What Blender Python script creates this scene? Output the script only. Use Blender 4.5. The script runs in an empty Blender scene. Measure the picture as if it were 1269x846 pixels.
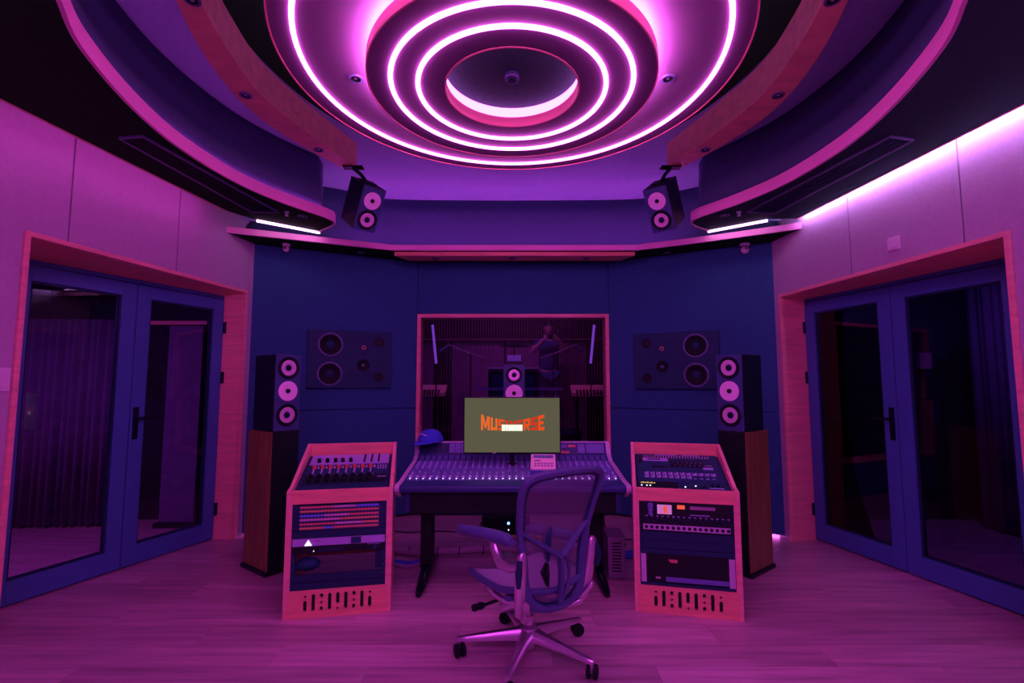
import bpy, math, random
from math import sin, cos, pi, radians as R
from mathutils import Vector, Matrix
random.seed(7)
SC = bpy.context.scene
COL = SC.collection

# ------------------------------------------------------------------ camera
cd = bpy.data.cameras.new('view_camera'); cam = bpy.data.objects.new('view_camera', cd); COL.objects.link(cam)
cd.sensor_width = 36.0; cd.lens = 36.0 * 610 / 1269; cd.clip_start = 0.05; cd.clip_end = 60
cam.location = (0, 0, 1.3); cam.rotation_euler = (R(90) + math.atan(52 / 610), 0, 0)
SC.camera = cam

# ------------------------------------------------------------------ world, exposure
w = bpy.data.worlds.new('world'); SC.world = w; w.use_nodes = True
w.node_tree.nodes['Background'].inputs[0].default_value = (0.02, 0.02, 0.03, 1)
w.node_tree.nodes['Background'].inputs[1].default_value = 1.0
SC.view_settings.view_transform = 'Standard'; SC.view_settings.look = 'None'
SC.view_settings.exposure = 1.15; SC.view_settings.gamma = 1.0
SC.view_settings.use_curve_mapping = False

# LED colours and strengths (radiance of the strips)
RING = ((1.0, 0.12, 0.88), 11.0)          # the rings in the ceiling disc
GLOW = ((1.0, 0.16, 0.92), 40.0)          # hidden strip between the two discs
COVE_L = ((1.0, 0.09, 0.85), 3.6)        # cove above the left wall
COVE_R = ((0.66, 0.31, 0.98), 25.0)         # cove above the right wall, brighter and whiter
RIM = ((1.0, 0.08, 1.0), 5)            # strip hidden on the soffit edge
UP = ((0.55, 0.14, 1.0), 7.5)             # strip on top of the big disc
LEDGE = ((0.9, 0.08, 0.95), 18)          # strip behind the front ledge
FLOORLED = ((1.0, 0.14, 0.9), 9)       # strip along the floor behind the fabric wall
ENDLED = ((1.0, 0.42, 1.0), 3.2)          # small strip at the soffit ends

def area(name, loc, rot, size, power, color, sy=None):
    l = bpy.data.lights.new(name, 'AREA'); l.energy = power; l.color = color; l.size = size
    if sy: l.shape = 'RECTANGLE'; l.size_y = sy
    o = bpy.data.objects.new(name, l); COL.objects.link(o); o.location = loc; o.rotation_euler = rot
    return o
# unseen fill light added in the rear half of the room, behind the camera
area('rear_fill', (0, -0.9, 2.45), (R(25), 0, 0), 2.6, 22, (0.95, 0.09, 1.0), 0.8)

# ------------------------------------------------------------------ materials
def mat(name, col, rough=0.5, metal=0.0, var=0.12, scale=8.0, stretch=(1, 1, 1), bump=0.0, bscale=None,
        emit=None, alpha=None, spec=0.5, rnd=0.0):
    m = bpy.data.materials.new(name); m.use_nodes = True
    nt = m.node_tree; N = nt.nodes; L = nt.links; b = N['Principled BSDF']
    b.inputs['Roughness'].default_value = rough; b.inputs['Metallic'].default_value = metal
    b.inputs['Specular IOR Level'].default_value = spec
    tc = N.new('ShaderNodeTexCoord'); mp = N.new('ShaderNodeMapping'); mp.inputs['Scale'].default_value = stretch
    L.new(tc.outputs['Object'], mp.inputs['Vector'])
    nz = N.new('ShaderNodeTexNoise'); nz.inputs['Scale'].default_value = scale; nz.inputs['Detail'].default_value = 4
    if rnd:
        oi = N.new('ShaderNodeObjectInfo'); nz.noise_dimensions = '4D'
        mul = N.new('ShaderNodeMath'); mul.operation = 'MULTIPLY'; mul.inputs[1].default_value = 37
        L.new(oi.outputs['Random'], mul.inputs[0]); L.new(mul.outputs[0], nz.inputs['W'])
    L.new(mp.outputs[0], nz.inputs['Vector'])
    rp = N.new('ShaderNodeValToRGB'); rp.color_ramp.elements[0].position = .3; rp.color_ramp.elements[1].position = .7
    c = Vector(col[:3])
    rp.color_ramp.elements[0].color = (*(c * (1 - var)), 1); rp.color_ramp.elements[1].color = (*[min(1, x) for x in c * (1 + var)], 1)
    L.new(nz.outputs['Fac'], rp.inputs['Fac'])
    out = rp.outputs['Color']
    if rnd:
        hs = N.new('ShaderNodeHueSaturation'); mr = N.new('ShaderNodeMapRange')
        mr.inputs['To Min'].default_value = 1 - rnd; mr.inputs['To Max'].default_value = 1 + rnd
        L.new(oi.outputs['Random'], mr.inputs['Value']); L.new(mr.outputs[0], hs.inputs['Value'])
        L.new(out, hs.inputs['Color']); out = hs.outputs['Color']
    L.new(out, b.inputs['Base Color'])
    if bump:
        n2 = N.new('ShaderNodeTexNoise'); n2.inputs['Scale'].default_value = bscale or scale * 8; n2.inputs['Detail'].default_value = 3
        L.new(mp.outputs[0], n2.inputs['Vector'])
        bp = N.new('ShaderNodeBump'); bp.inputs['Strength'].default_value = bump; bp.inputs['Distance'].default_value = 0.003
        L.new(n2.outputs['Fac'], bp.inputs['Height']); L.new(bp.outputs[0], b.inputs['Normal'])
    if emit:
        b.inputs['Emission Color'].default_value = (*emit[0], 1); b.inputs['Emission Strength'].default_value = emit[1]
    if alpha is not None: b.inputs['Alpha'].default_value = alpha
    return m

def emat(name, e):
    m = bpy.data.materials.new(name); m.use_nodes = True; nt = m.node_tree; nt.nodes.clear()
    o = nt.nodes.new('ShaderNodeOutputMaterial'); s = nt.nodes.new('ShaderNodeEmission')
    s.inputs[0].default_value = (*e[0], 1); s.inputs[1].default_value = e[1]; nt.links.new(s.outputs[0], o.inputs[0]); return m

def glassmat(name, tint, ior=1.45):
    m = bpy.data.materials.new(name); m.use_nodes = True; nt = m.node_tree; nt.nodes.clear(); N = nt.nodes
    o = N.new('ShaderNodeOutputMaterial'); t = N.new('ShaderNodeBsdfTransparent'); t.inputs[0].default_value = (*tint, 1)
    g = N.new('ShaderNodeBsdfGlossy'); g.inputs['Roughness'].default_value = 0.0; g.inputs[0].default_value = (.8, .8, .8, 1)
    f = N.new('ShaderNodeFresnel'); f.inputs[0].default_value = ior; x = N.new('ShaderNodeMixShader')
    nt.links.new(f.outputs[0], x.inputs[0]); nt.links.new(t.outputs[0], x.inputs[1]); nt.links.new(g.outputs[0], x.inputs[2])
    nt.links.new(x.outputs[0], o.inputs[0]); return m

M = dict(
    plank=mat('floor_oak', (.50, .33, .40), .30, var=.30, scale=5, stretch=(.35, 5, 1), bump=.12, bscale=30, rnd=.16),
    subfloor=mat('floor_gap', (.12, .08, .10), .8),
    wallfab=mat('pale_wall_fabric', (.50, .42, .52), .9, var=.05, scale=40, bump=.35, bscale=220, spec=.2),
    navy=mat('navy_wall_fabric', (.034, .13, .26), .9, var=.12, scale=60, bump=.4, bscale=260, spec=.2),
    
    ceilfab=mat('lilac_ceiling_fabric', (.36, .50, .66), .9, var=.05, scale=30, bump=.2, bscale=200, spec=.15),
    riser=mat('navy_riser_fabric', (.075, .13, .20), .9, var=.08, scale=40, bump=.2, bscale=200, spec=.15),
    black=mat('black_ceiling_fabric', (.012, .06, .014), .9, var=.1, scale=40, bump=.2, bscale=200, spec=.15),
    soffR=mat('soffit_fabric_lit', (.030, .09, .075), .9, var=.1, scale=40, bump=.2, bscale=200, spec=.15),  # black soffit fabric made lighter for wall light on the right; also inner cap
    disc=mat('disc_paint', (.17, .11, .18), .55, var=.03, scale=3),
    wood=mat('warm_oak', (.88, .40, .36), .42, var=.12, scale=3, stretch=(1, 1, 12), bump=.08, bscale=30),
    woodh=mat('warm_oak_flat', (.86, .38, .25), .42, var=.12, scale=3, stretch=(1.5, 14, 14), bump=.08, bscale=30),
    rimwood=mat('pink_lit_rim_wood', (.95, .42, .66), .5, var=.05, scale=2), beamw=mat('beam_wood', (.80, .42, .25), .45, var=.12, scale=3, stretch=(1.5, 6, 6)),  # rim and ledge wood tinted pink for the LED light falling on it
    cherry=mat('cherry_veneer', (.26, .20, .06), .40, var=.25, scale=4, stretch=(6, 6, .8), bump=.05),
    doorpaint=mat('slate_blue_paint', (.055, .16, .40), .45, var=.04, scale=4),
    blackm=mat('black_metal', (.006, .02, .016), .5, var=.2, scale=10, spec=.25),
    blackgloss=mat('black_gloss', (.006, .015, .02), .22, var=.1, spec=.4),
    rackblack=mat('dark_steel', (.012, .05, .09), .5, var=.1, spec=.25),
    cab=mat('speaker_black', (.008, .03, .035), .5, var=.1, spec=.25),
    cabf=mat('speaker_front', (.045, .09, .20), .42, var=.08, spec=.3),
    monf=mat('monitor_front', (.016, .07, .12), .55, var=.1, spec=.2),
    rubber=mat('rubber', (.006, .016, .016), .6, var=.1, spec=.2),
    cone=mat('aluminium_cone', (.85, .62, .80), .32, metal=.35, var=.03),
    conew=mat('pale_cone', (.92, .74, .90), .55, var=.02),
    ring=mat('grey_ring', (.16, .17, .32), .4, metal=.3),
    chrome=mat('polished_aluminium', (.70, .62, .74), .28, metal=.9, var=.03),
    chairf=mat('grey_frame', (.075, .11, .24), .45, var=.05, spec=.35),
    pad=mat('arm_pad', (.07, .10, .26), .45, var=.05),
    seat=mat('seat_mesh', (.33, .27, .45), .7, var=.2, scale=150),
    mesh=mat('back_mesh', (.19, .17, .27), .7, var=.25, scale=180, alpha=.52),
    consol=mat('console_panel', (.14, .18, .46), .45, var=.10, scale=20),
    console2=mat('console_dark', (.020, .05, .16), .42, var=.1, spec=.4),
    consil=mat('console_cheek', (.62, .52, .74), .35, metal=.2, var=.04),
    knob=mat('pale_knob', (.60, .60, .85), .4, var=.05),
    kblack=mat('black_knob', (.006, .016, .016), .45, spec=.3),
    kred=mat('red_knob', (.85, .12, .08), .4),
    lilac=mat('lilac_panel', (.46, .44, .78), .4, metal=.2, var=.05),
    strip_r=mat('red_label', (.62, .22, .16), .6), strip_o=mat('orange_label', (.66, .36, .14), .6),
    strip_b=mat('blue_label', (.12, .30, .85), .6), strip_p=mat('pink_label', (.60, .42, .55), .6),
    beige=mat('beige_plastic', (.88, .66, .72), .45, var=.03),
    bluep=mat('blue_plastic', (.10, .12, .62), .5),
    cap=mat('blue_cotton', (.04, .10, .60), .9, var=.08, scale=60, bump=.3),
    caplight=mat('cap_thread', (.85, .80, .85), .8),
    box=mat('grey_box', (.26, .21, .32), .5, var=.05),
    cable=mat('cable_black', (.012, .012, .018), .5), cableb=mat('cable_blue', (.05, .12, .65), .5),
    cablep=mat('cable_sleeve', (.36, .24, .36), .6, var=.1),
    white=mat('white_plastic', (.80, .72, .80), .5, var=.02),
    slat=mat('slat_wood', (.20, .09, .14), .6, var=.3, scale=6), slatp=mat('live_room_panel', (.50, .24, .50), .8, var=.2, scale=3),
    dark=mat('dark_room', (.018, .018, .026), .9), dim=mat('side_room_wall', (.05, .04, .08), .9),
    curtain=mat('curtain_cloth', (.16, .12, .26), .9, var=.15, scale=10),
    skin=mat('skin', (.55, .28, .30), .6), jeans=mat('jeans_cloth', (.05, .08, .22), .9), shirt=mat('shirt_cloth', (.05, .07, .20), .9), hair=mat('dark_hair', (.02, .015, .02), .7),
    glass=glassmat('door_glass', (.62, .60, .70), 1.45), wglass=glassmat('window_glass', (.70, .66, .74), 1.35),
    led=emat('led_ring', RING), glow=emat('led_glow', GLOW), ledin=emat('led_inner', (RING[0], 3.0)), covel=emat('led_cove_left', COVE_L), cover=emat('led_cove_right', COVE_R),
    rim=emat('led_rim', RIM), up=emat('led_up', UP), ledge=emat('led_ledge', LEDGE), floorled=emat('led_floor', FLOORLED), endled=emat('led_end', ENDLED),
    screen=emat('screen_glow', ((.105, .098, .060), 0.45)), txt=emat('screen_orange', ((.85, .075, .012), .45)), txtw=emat('screen_white', ((1, 1, .9), .6)),
    txt2=emat('screen_red', ((.66, .035, .012), .45)), txta=emat('screen_amber', ((.80, .14, .025), .45)), txtg=emat('screen_pale', ((.80, .85, .62), .42)),
    bluelamp=emat('blue_indicator', ((.1, .25, 1), 3.0)), ylamp=emat('yellow_display', ((.5, .35, .12), .8)), rlamp=emat('red_display', ((.8, .08, .05), .5)),
    whitelamp=emat('white_indicator', ((.8, .75, 1), 1.0)), pdisp=emat('pink_display', ((.45, .12, .42), .55)), tube=emat('violet_reflection', ((.12, .03, .32), 1.2)),
)

# ------------------------------------------------------------------ mesh builder
class MB:
    def __init__(s): s.v = []; s.f = []; s.T = Matrix.Identity(4)
    def add(s, vs, fs):
        o = len(s.v); s.v += [tuple(s.T @ Vector(p)) for p in vs]; s.f += [tuple(i + o for i in f) for f in fs]; return s
    def box(s, x0, x1, y0, y1, z0, z1):
        return s.add([(x, y, z) for z in (z0, z1) for y in (y0, y1) for x in (x0, x1)],
                     [(0, 2, 3, 1), (4, 5, 7, 6), (0, 1, 5, 4), (2, 6, 7, 3), (0, 4, 6, 2), (1, 3, 7, 5)])
    def tube(s, pts, r, n=10, closed=False, caps=True, flat=1.0):
        pts = [Vector(p) for p in pts]; k = len(pts); rs = r if isinstance(r, (list, tuple)) else [r] * k
        vs = []; up = None
        for i, p in enumerate(pts):
            a = pts[(i - 1) % k] if (closed or i > 0) else p; b = pts[(i + 1) % k] if (closed or i < k - 1) else p
            t = (b - a).normalized()
            if up is None:
                up = Vector((0, 0, 1)) if abs(t.z) < .9 else Vector((1, 0, 0))
            u = (up - t * up.dot(t)).normalized(); up = u; w_ = t.cross(u)
            for j in range(n):
                a_ = 2 * pi * j / n; vs.append(p + u * cos(a_) * rs[i] * flat + w_ * sin(a_) * rs[i])
        fs = []
        m = k if closed else k - 1
        for i in range(m):
            for j in range(n):
                i2 = (i + 1) % k; fs.append((i * n + j, i * n + (j + 1) % n, i2 * n + (j + 1) % n, i2 * n + j))
        if caps and not closed: fs += [tuple(range(n))[::-1], tuple((k - 1) * n + j for j in range(n))]
        return s.add(vs, fs)
    def cyl(s, p0, p1, r0, r1=None, n=16): return s.tube([p0, p1], [r0, r0 if r1 is None else r1], n)
    def lathe(s, prof, c=(0, 0, 0), axis='z', n=32, cap=True):   # prof: (radius, height)
        vs = []; fs = []
        for (r, h) in prof:
            for j in range(n):
                a = 2 * pi * j / n; x, y = r * cos(a), r * sin(a)
                p = (x, y, h) if axis == 'z' else (x, -h, y)      # axis 'y': height points to -y (out of a front)
                vs.append((p[0] + c[0], p[1] + c[1], p[2] + c[2]))
        for i in range(len(prof) - 1):
            for j in range(n): fs.append((i * n + j, i * n + (j + 1) % n, (i + 1) * n + (j + 1) % n, (i + 1) * n + j))
        if cap:
            if prof[0][0] > 1e-4: fs.append(tuple(range(n))[::-1])
            if prof[-1][0] > 1e-4: fs.append(tuple((len(prof) - 1) * n + j for j in range(n)))
        return s.add(vs, fs)
    def prism(s, poly, z0, z1, fn=None):   # polygon (a,b) extruded between z0,z1; fn maps (a,b,z) to a point
        fn = fn or (lambda a, b, z: (a, b, z)); n = len(poly)
        vs = [fn(a, b, z0) for a, b in poly] + [fn(a, b, z1) for a, b in poly]
        fs = [tuple(range(n))[::-1], tuple(range(n, 2 * n))] + [(i, (i + 1) % n, n + (i + 1) % n, n + i) for i in range(n)]
        return s.add(vs, fs)
    def band(s, pa, pb, z0, z1):           # solid between two parallel paths
        n = len(pa); vs = []
        for (a, b) in zip(pa, pb): vs += [(a[0], a[1], z0), (b[0], b[1], z0), (b[0], b[1], z1), (a[0], a[1], z1)]
        fs = []
        for i in range(n - 1):
            o = 4 * i; q = o + 4
            for j in range(4): fs.append((o + j, o + (j + 1) % 4, q + (j + 1) % 4, q + j))
        fs += [(0, 1, 2, 3), tuple(4 * (n - 1) + j for j in (3, 2, 1, 0))]
        return s.add(vs, fs)
    def ring(s, c, r0, r1, z0, z1, n=128):
        pa = [(c[0] + r0 * cos(2 * pi * i / n), c[1] + r0 * sin(2 * pi * i / n)) for i in range(n + 1)]
        pb = [(c[0] + r1 * cos(2 * pi * i / n), c[1] + r1 * sin(2 * pi * i / n)) for i in range(n + 1)]
        return s.band(pa, pb, z0, z1)
    def build(s, name, m, parent=None, smooth=False, bevel=0, world=False, seg=2):
        vs = s.v
        off = None
        if parent is not None and world:
            im = XF[parent.name].inverted(); vs = [tuple(im @ Vector(p)) for p in vs]
        elif parent is None:
            xs = [p[0] for p in vs]; ys = [p[1] for p in vs]; zs = [p[2] for p in vs]
            off = ((min(xs) + max(xs)) / 2, (min(ys) + max(ys)) / 2, min(zs)); vs = [(p[0] - off[0], p[1] - off[1], p[2] - off[2]) for p in vs]
        me = bpy.data.meshes.new(name); me.from_pydata(vs, [], s.f); me.update()
        import bmesh
        bm = bmesh.new(); bm.from_mesh(me); bmesh.ops.recalc_face_normals(bm, faces=bm.faces); bm.to_mesh(me); bm.free()
        me.materials.append(M[m] if isinstance(m, str) else m)
        o = bpy.data.objects.new(name, me); COL.objects.link(o)
        if off: o.location = off; XF[o.name] = Matrix.Translation(off)
        if parent is not None: o.parent = parent; XF[o.name] = XF[parent.name]
        if smooth:
            for p in me.polygons: p.use_smooth = True
            me.set_sharp_from_angle(angle=R(40))
        if bevel:
            b = o.modifiers.new('bevel', 'BEVEL'); b.width = bevel; b.segments = seg; b.limit_method = 'ANGLE'
        return o
XF = {}
def tag(o, label=None, cat=None, group=None, kind=None):
    if label: o['label'] = label
    if cat: o['category'] = cat
    if group: o['group'] = group
    if kind: o['kind'] = kind
    return o
def thing(name, label, cat, loc=(0, 0, 0), rz=0, rx=0, group=None, kind=None):
    o = bpy.data.objects.new(name, None); COL.objects.link(o); o.empty_display_size = .05
    o.location = loc; o.rotation_euler = (rx, 0, rz)
    XF[o.name] = Matrix.Translation(loc) @ Matrix.Rotation(rz, 4, 'Z') @ Matrix.Rotation(rx, 4, 'X')
    return tag(o, label, cat, group, kind)
def struct(o): o['kind'] = 'structure'; return o
def kids(o): return [c for c in list(COL.objects) if c.parent == o]
def copy_part(o, parent, loc=None):
    c = o.copy(); COL.objects.link(c); c.parent = parent; XF[c.name] = XF[parent.name]
    if loc is not None: c.location = loc
    return c
def spline(pts, k=8):
    out = []; n = len(pts); P = [Vector(p) for p in pts]
    for i in range(n - 1):
        p0 = P[max(i - 1, 0)]; p1 = P[i]; p2 = P[i + 1]; p3 = P[min(i + 2, n - 1)]
        for j in range(k):
            t = j / k
            out.append(tuple(.5 * ((2 * p1) + (p2 - p0) * t + (2 * p0 - 5 * p1 + 4 * p2 - p3) * t * t + (3 * p1 - p0 - 3 * p2 + p3) * t ** 3)))
    out.append(tuple(P[-1])); return out
def offset(path, d):
    out = []
    for i, p in enumerate(path):
        a = path[max(i - 1, 0)]; b = path[min(i + 1, len(path) - 1)]
        tx, ty = b[0] - a[0], b[1] - a[1]; l = math.hypot(tx, ty) or 1
        out.append((p[0] - ty / l * d, p[1] + tx / l * d))
    return out

# ================================================================== FLOOR
fl = thing('floor', None, None); struct(fl)
MB().box(-5.2, 5.2, -1.7, 9.8, -.06, -.012).build('subfloor', 'subfloor', fl)
pw, plen = .19, 1.32
proto = {}
def plank(x0, x1, y0):
    key = round(x1 - x0, 2)
    if key not in proto:
        o = MB().box(0, x1 - x0 - .0012, 0, pw - .0012, -.012, 0).build('plank', 'plank', fl); proto[key] = o
    else: o = copy_part(proto[key], fl)
    o.location = (x0, y0, 0)
y = 1.25; i = 0
while y < 5.1:
    x = -3.3 - [0, .47, .93, .21, .7][i % 5]
    while x < 3.3:
        a = max(x, -3.3); b = min(x + plen, 3.3)
        if b - a > .02: plank(a, b, y)
        x += plen
    y += pw; i += 1
mb = MB()
for (x0, x1, y0, y1) in ((-3.3, 3.3, -1.6, 1.248), (-5.1, -3.302, -1.6, 5.2), (3.302, 5.1, -1.6, 5.2), (-5.1, 5.1, 5.24, 9.7)):
    yy = y0
    while yy < y1 - .01: mb.box(x0, x1, yy, min(yy + pw, y1) - .002, -.012, 0); yy += pw
o = mb.build('plank_field', 'plank', fl); o['kind'] = 'stuff'

# ================================================================== SIDE WALLS with double glass doors
ZTOP = 3.13
def side(sgn, name, o0, d, seams, doorS, head, leafA, leafM, leafh, dn):
    """o0 ground point where the wall meets the casing, d unit direction towards the camera"""
    nx, ny = (d[1], -d[0]) if sgn < 0 else (-d[1], d[0])
    if nx * sgn < 0: nx, ny = -nx, -ny
    F = lambda s, z, t: (o0[0] + d[0] * s + nx * t, o0[1] + d[1] * s + ny * t, z)
    w_ = thing(name, None, None, (o0[0], o0[1], 0)); struct(w_)
    g = .004
    def pan(poly): MB().prism(poly, 0.0, .03, F).build('wall_panel', 'wallfab', w_, world=True, bevel=.003)
    pan([(-.14, 0), (-.012, 0), (-.012, head + .002), (-.012, ZTOP), (-.14, ZTOP)])
    e = [-.012] + seams
    for a, b in zip(e[:-1], e[1:]):
        if b <= doorS: pan([(a + g, head), (b - g, head), (b - g, ZTOP), (a + g, ZTOP)])
        elif a < doorS: pan([(a + g, head), (doorS, head), (doorS, 0), (b - g, 0), (b - g, ZTOP), (a + g, ZTOP)])
        else: pan([(a + g, 0), (b - g, 0), (b - g, ZTOP), (a + g, ZTOP)])
    MB().prism([(-1.0, 0), (-.02, 0), (-.02, head), (doorS + .02, head), (doorS + .02, 0), (6.6, 0), (6.6, 3.25), (-1.0, 3.25)], .032, .10, F).build('wall_backing', 'dark', w_, world=True)
    # ---- door set
    A = Vector(leafA); Mt = Vector(leafM); dl = (Mt - A); W = dl.length; dl.normalize()
    ln = Vector((dl.y, -dl.x)) if sgn < 0 else Vector((-dl.y, dl.x))
    if ln.x * sgn < 0: ln = -ln
    G = lambda s, z, t: (A.x + dl.x * s + ln.x * t, A.y + dl.y * s + ln.y * t, z)
    dr = thing(dn, None, None, (A.x, A.y, 0)); struct(dr)
    # casing: front face frame and the deep reveal boards
    cf = .028
    MB().prism([(0, 0), (cf, 0), (cf, head - cf), (doorS - cf, head - cf), (doorS - cf, 0), (doorS, 0), (doorS, head), (0, head)], -.014, .02, F).build('casing', 'wood', dr, world=True, bevel=.003)
    def board(P, m='wood', nm='jamb'):   # P: eight points
        MB().add(P, [(0, 1, 2, 3), (4, 7, 6, 5), (0, 4, 5, 1), (1, 5, 6, 2), (2, 6, 7, 3), (3, 7, 4, 0)]).build(nm, m, dr, world=True)
    def far(s0, s1, l0, l1): 
        a, b = F(s0, 0, .02), F(s1, 0, .02); c, e_ = G(l1, 0, .0), G(l0, 0, .0)
        board([(*p[:2], 0) for p in (a, b, c, e_)] + [(*p[:2], head - .02) for p in (a, b, c, e_)])
    far(cf, cf - .03, 0.0, -.03)
    Lend = 2 * W + .01
    far(doorS - cf, doorS - cf + .03, Lend, Lend + .03)
    a, b, c, e_ = F(cf, 0, .02), F(doorS - cf, 0, .02), G(Lend, 0, 0), G(0, 0, 0)
    zh = leafh + .035
    board([(*p[:2], z) for p, z in zip((a, b, c, e_), (head - cf,) * 2 + (zh,) * 2)] + [(*p[:2], head + .03) for p in (a, b, c, e_)], 'woodh', 'head_jamb')
    # fixed frame
    MB().prism([(-.03, 0), (0.0, 0), (0.0, leafh + .008), (Lend, leafh + .008), (Lend, 0), (Lend + .03, 0), (Lend + .03, leafh + .09), (-.03, leafh + .09)], .004, .07, G).build('door_frame', 'doorpaint', dr, world=True)
    for k in (0, 1):
        s0 = .004 + k * (W + .003); s1 = s0 + W - .003; st = .098; zb, zt = .012, leafh; rb, rt = .135, .095
        lf = MB()
        lf.prism([(s0, zb), (s0 + st, zb), (s0 + st, zt), (s0, zt)], -.01, .045, G)
        lf.prism([(s1 - st, zb), (s1, zb), (s1, zt), (s1 - st, zt)], -.01, .045, G)
        lf.prism([(s0 + st, zb), (s1 - st, zb), (s1 - st, zb + rb), (s0 + st, zb + rb)], -.01, .045, G)
        lf.prism([(s0 + st, zt - rt), (s1 - st, zt - rt), (s1 - st, zt), (s0 + st, zt)], -.01, .045, G)
        l = lf.build('door_leaf', 'doorpaint', dr, world=True, bevel=.003)
        MB().prism([(s0 + st - .01, zb + rb - .01), (s1 - st + .01, zb + rb - .01), (s1 - st + .01, zt - rt + .01), (s0 + st - .01, zt - rt + .01)], .014, .020, G).build('glass_pane', 'glass', l, world=True)
        bd = MB()
        for q in ([(s0 + st, zb + rb), (s0 + st + .012, zb + rb), (s0 + st + .012, zt - rt), (s0 + st, zt - rt)], [(s1 - st - .012, zb + rb), (s1 - st, zb + rb), (s1 - st, zt - rt), (s1 - st - .012, zt - rt)],
                  [(s0 + st, zb + rb), (s1 - st, zb + rb), (s1 - st, zb + rb + .012), (s0 + st, zb + rb + .012)], [(s0 + st, zt - rt - .012), (s1 - st, zt - rt - .012), (s1 - st, zt - rt), (s0 + st, zt - rt)]):
            bd.prism(q, .002, .03, G)
        bd.build('glazing_bead', 'rackblack', l, world=True)
        if k == 0:
            h = MB(); sc = s1 - .035
            h.prism([(sc - .017, .90), (sc + .017, .90), (sc + .017, 1.13), (sc - .017, 1.13)], -.02, -.01, G)
            h.tube([G(sc, 1.05, -.02), G(sc, 1.05, -.055), G(sc - .03, 1.05, -.06), G(sc - .13, 1.048, -.058)], [.010, .010, .010, .009], 10)
            h.tube([G(sc, .96, -.02), G(sc, .96, -.034)], .010, 10)
            h.build('door_handle', 'blackgloss', l, world=True, smooth=True)
        else:
            h = MB(); sc = s0 + .0
        for zz in (.25, 1.35, 1.78):
            if k == 0: MB().tube([G(s0 - .004, zz - .05, -.022), G(s0 - .004, zz + .05, -.022)], .013, 10).build('hinge', 'blackm', l, world=True, smooth=True)
    return F, G, W
FL, GL, WL = side(-1, 'wall_left', (-2.327, 4.271), (-.1534, -.9882), [.755, 1.51, 2.265, 3.02, 3.775, 4.53, 5.9], 1.735, 2.112, (-2.511, 4.249), (-2.748, 3.569), 2.025, 'door_1')
FR, GR, WR = side(1, 'wall_right', (2.312, 4.207), (.1034, -.9946), [.794, 1.577, 2.36, 3.14, 3.92, 4.70, 5.9], 1.807, 2.065, (2.552, 4.249), (2.72, 3.500), 1.995, 'door_2')

# wall plates
def plate(F, s, z, wd, ht, name, label, cat):
    t = thing(name, label, cat, F(s, z, -.008), 0)
    MB().prism([(s - wd / 2, z - ht / 2), (s + wd / 2, z - ht / 2), (s + wd / 2, z + ht / 2), (s - wd / 2, z + ht / 2)], -.012, -.0005, F).build('plate', 'white', t, world=True, bevel=.003)
    MB().prism([(s - wd * .33, z - ht * .36), (s + wd * .33, z - ht * .36), (s + wd * .33, z + ht * .36), (s - wd * .33, z + ht * .36)], -.017, -.011, F).build('rocker', 'white', t, world=True, bevel=.002)
plate(FR, 1.15, 2.185, .085, .085, 'wall_switch', 'small square white plate on the right wall above the door casing', 'switch')
plate(FL, 1.785, 1.32, .08, .12, 'wall_switch', 'white switch plate beside the near edge of the left door casing', 'switch')

# back wall, behind the camera
wb = thing('wall_back', None, None, (0, -1.5, 0)); struct(wb)
for k in range(8):
    MB().box(-3.2 + k * .8 + .004, -2.4 + k * .8 - .004, -1.5, -1.46, 0, 3.13).build('wall_panel', 'wallfab', wb, world=True, bevel=.003)
MB().box(-3.4, 3.4, -1.6, -1.505, 0, 3.25).build('wall_backing', 'dark', wb, world=True)

# ================================================================== FRONT FABRIC WALL
wf = thing('wall_front', None, None, (0, 5.0, 0)); struct(wf)
def fpanel(a, b, z0, z1, th=.05):
    ax, ay = a; bx, by = b; l = math.hypot(bx - ax, by - ay); u = ((bx - ax) / l, (by - ay) / l); n = (-u[1], u[0])
    f = lambda s, z, t: (ax + u[0] * s + n[0] * t, ay + u[1] * s + n[1] * t, z)
    MB().prism([(0, z0), (l, z0), (l, z1), (0, z1)], 0, th, f).build('fabric_panel', 'navy', wf, world=True, bevel=.006)
PL0, PL1, PR1, PR0 = (-2.318, 4.34), (-.968, 5.0), (.990, 5.0), (2.318, 4.27)
for a, b in ((PL0, PL1), (PR1, PR0)):
    fpanel(a, b, .02, 1.052); fpanel(a, b, 1.056, 2.55)
fpanel(PL1, PR1, 2.012, 2.55); fpanel(PL1, PR1, .012, .40)
bk = MB()
bk.prism([(-2.42, 4.44), (-.99, 5.14), (-.99, 5.24), (-2.42, 4.9)], 0, 3.2)
bk.prism([(2.42, 4.37), (1.01, 5.14), (1.01, 5.24), (2.42, 4.9)], 0, 3.2)
bk.box(-.99, 1.01, 5.14, 5.24, 0, .38); bk.box(-.99, 1.01, 5.14, 5.24, 2.03, 3.2)
bk.box(-5.1, -2.42, 4.85, 5.24, 0, 3.2); bk.box(2.42, 5.1, 4.85, 5.24, 0, 3.2)
bk.build('wall_backing', 'dark', wf, world=True)
# strip lamps along the floor behind the fabric wall
for k, (a, b) in enumerate(((( -2.30, 4.42), (-1.98, 4.58)), ((1.97, 4.54), (2.30, 4.36)))):
    u = Vector((b[0] - a[0], b[1] - a[1])).normalized(); n = Vector((-u.y, u.x)) * .012
    m_ = MB().prism([(a[0], a[1]), (b[0], b[1]), (b[0] + n.x, b[1] + n.y), (a[0] + n.x, a[1] + n.y)], .010, .024)
    o = m_.build('floor_led_strip', 'floorled')
    tag(o, ['pink strip light at the floor in the left corner of the fabric wall', 'pink strip light at the floor in the right corner of the fabric wall'][k], 'strip light')
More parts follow.
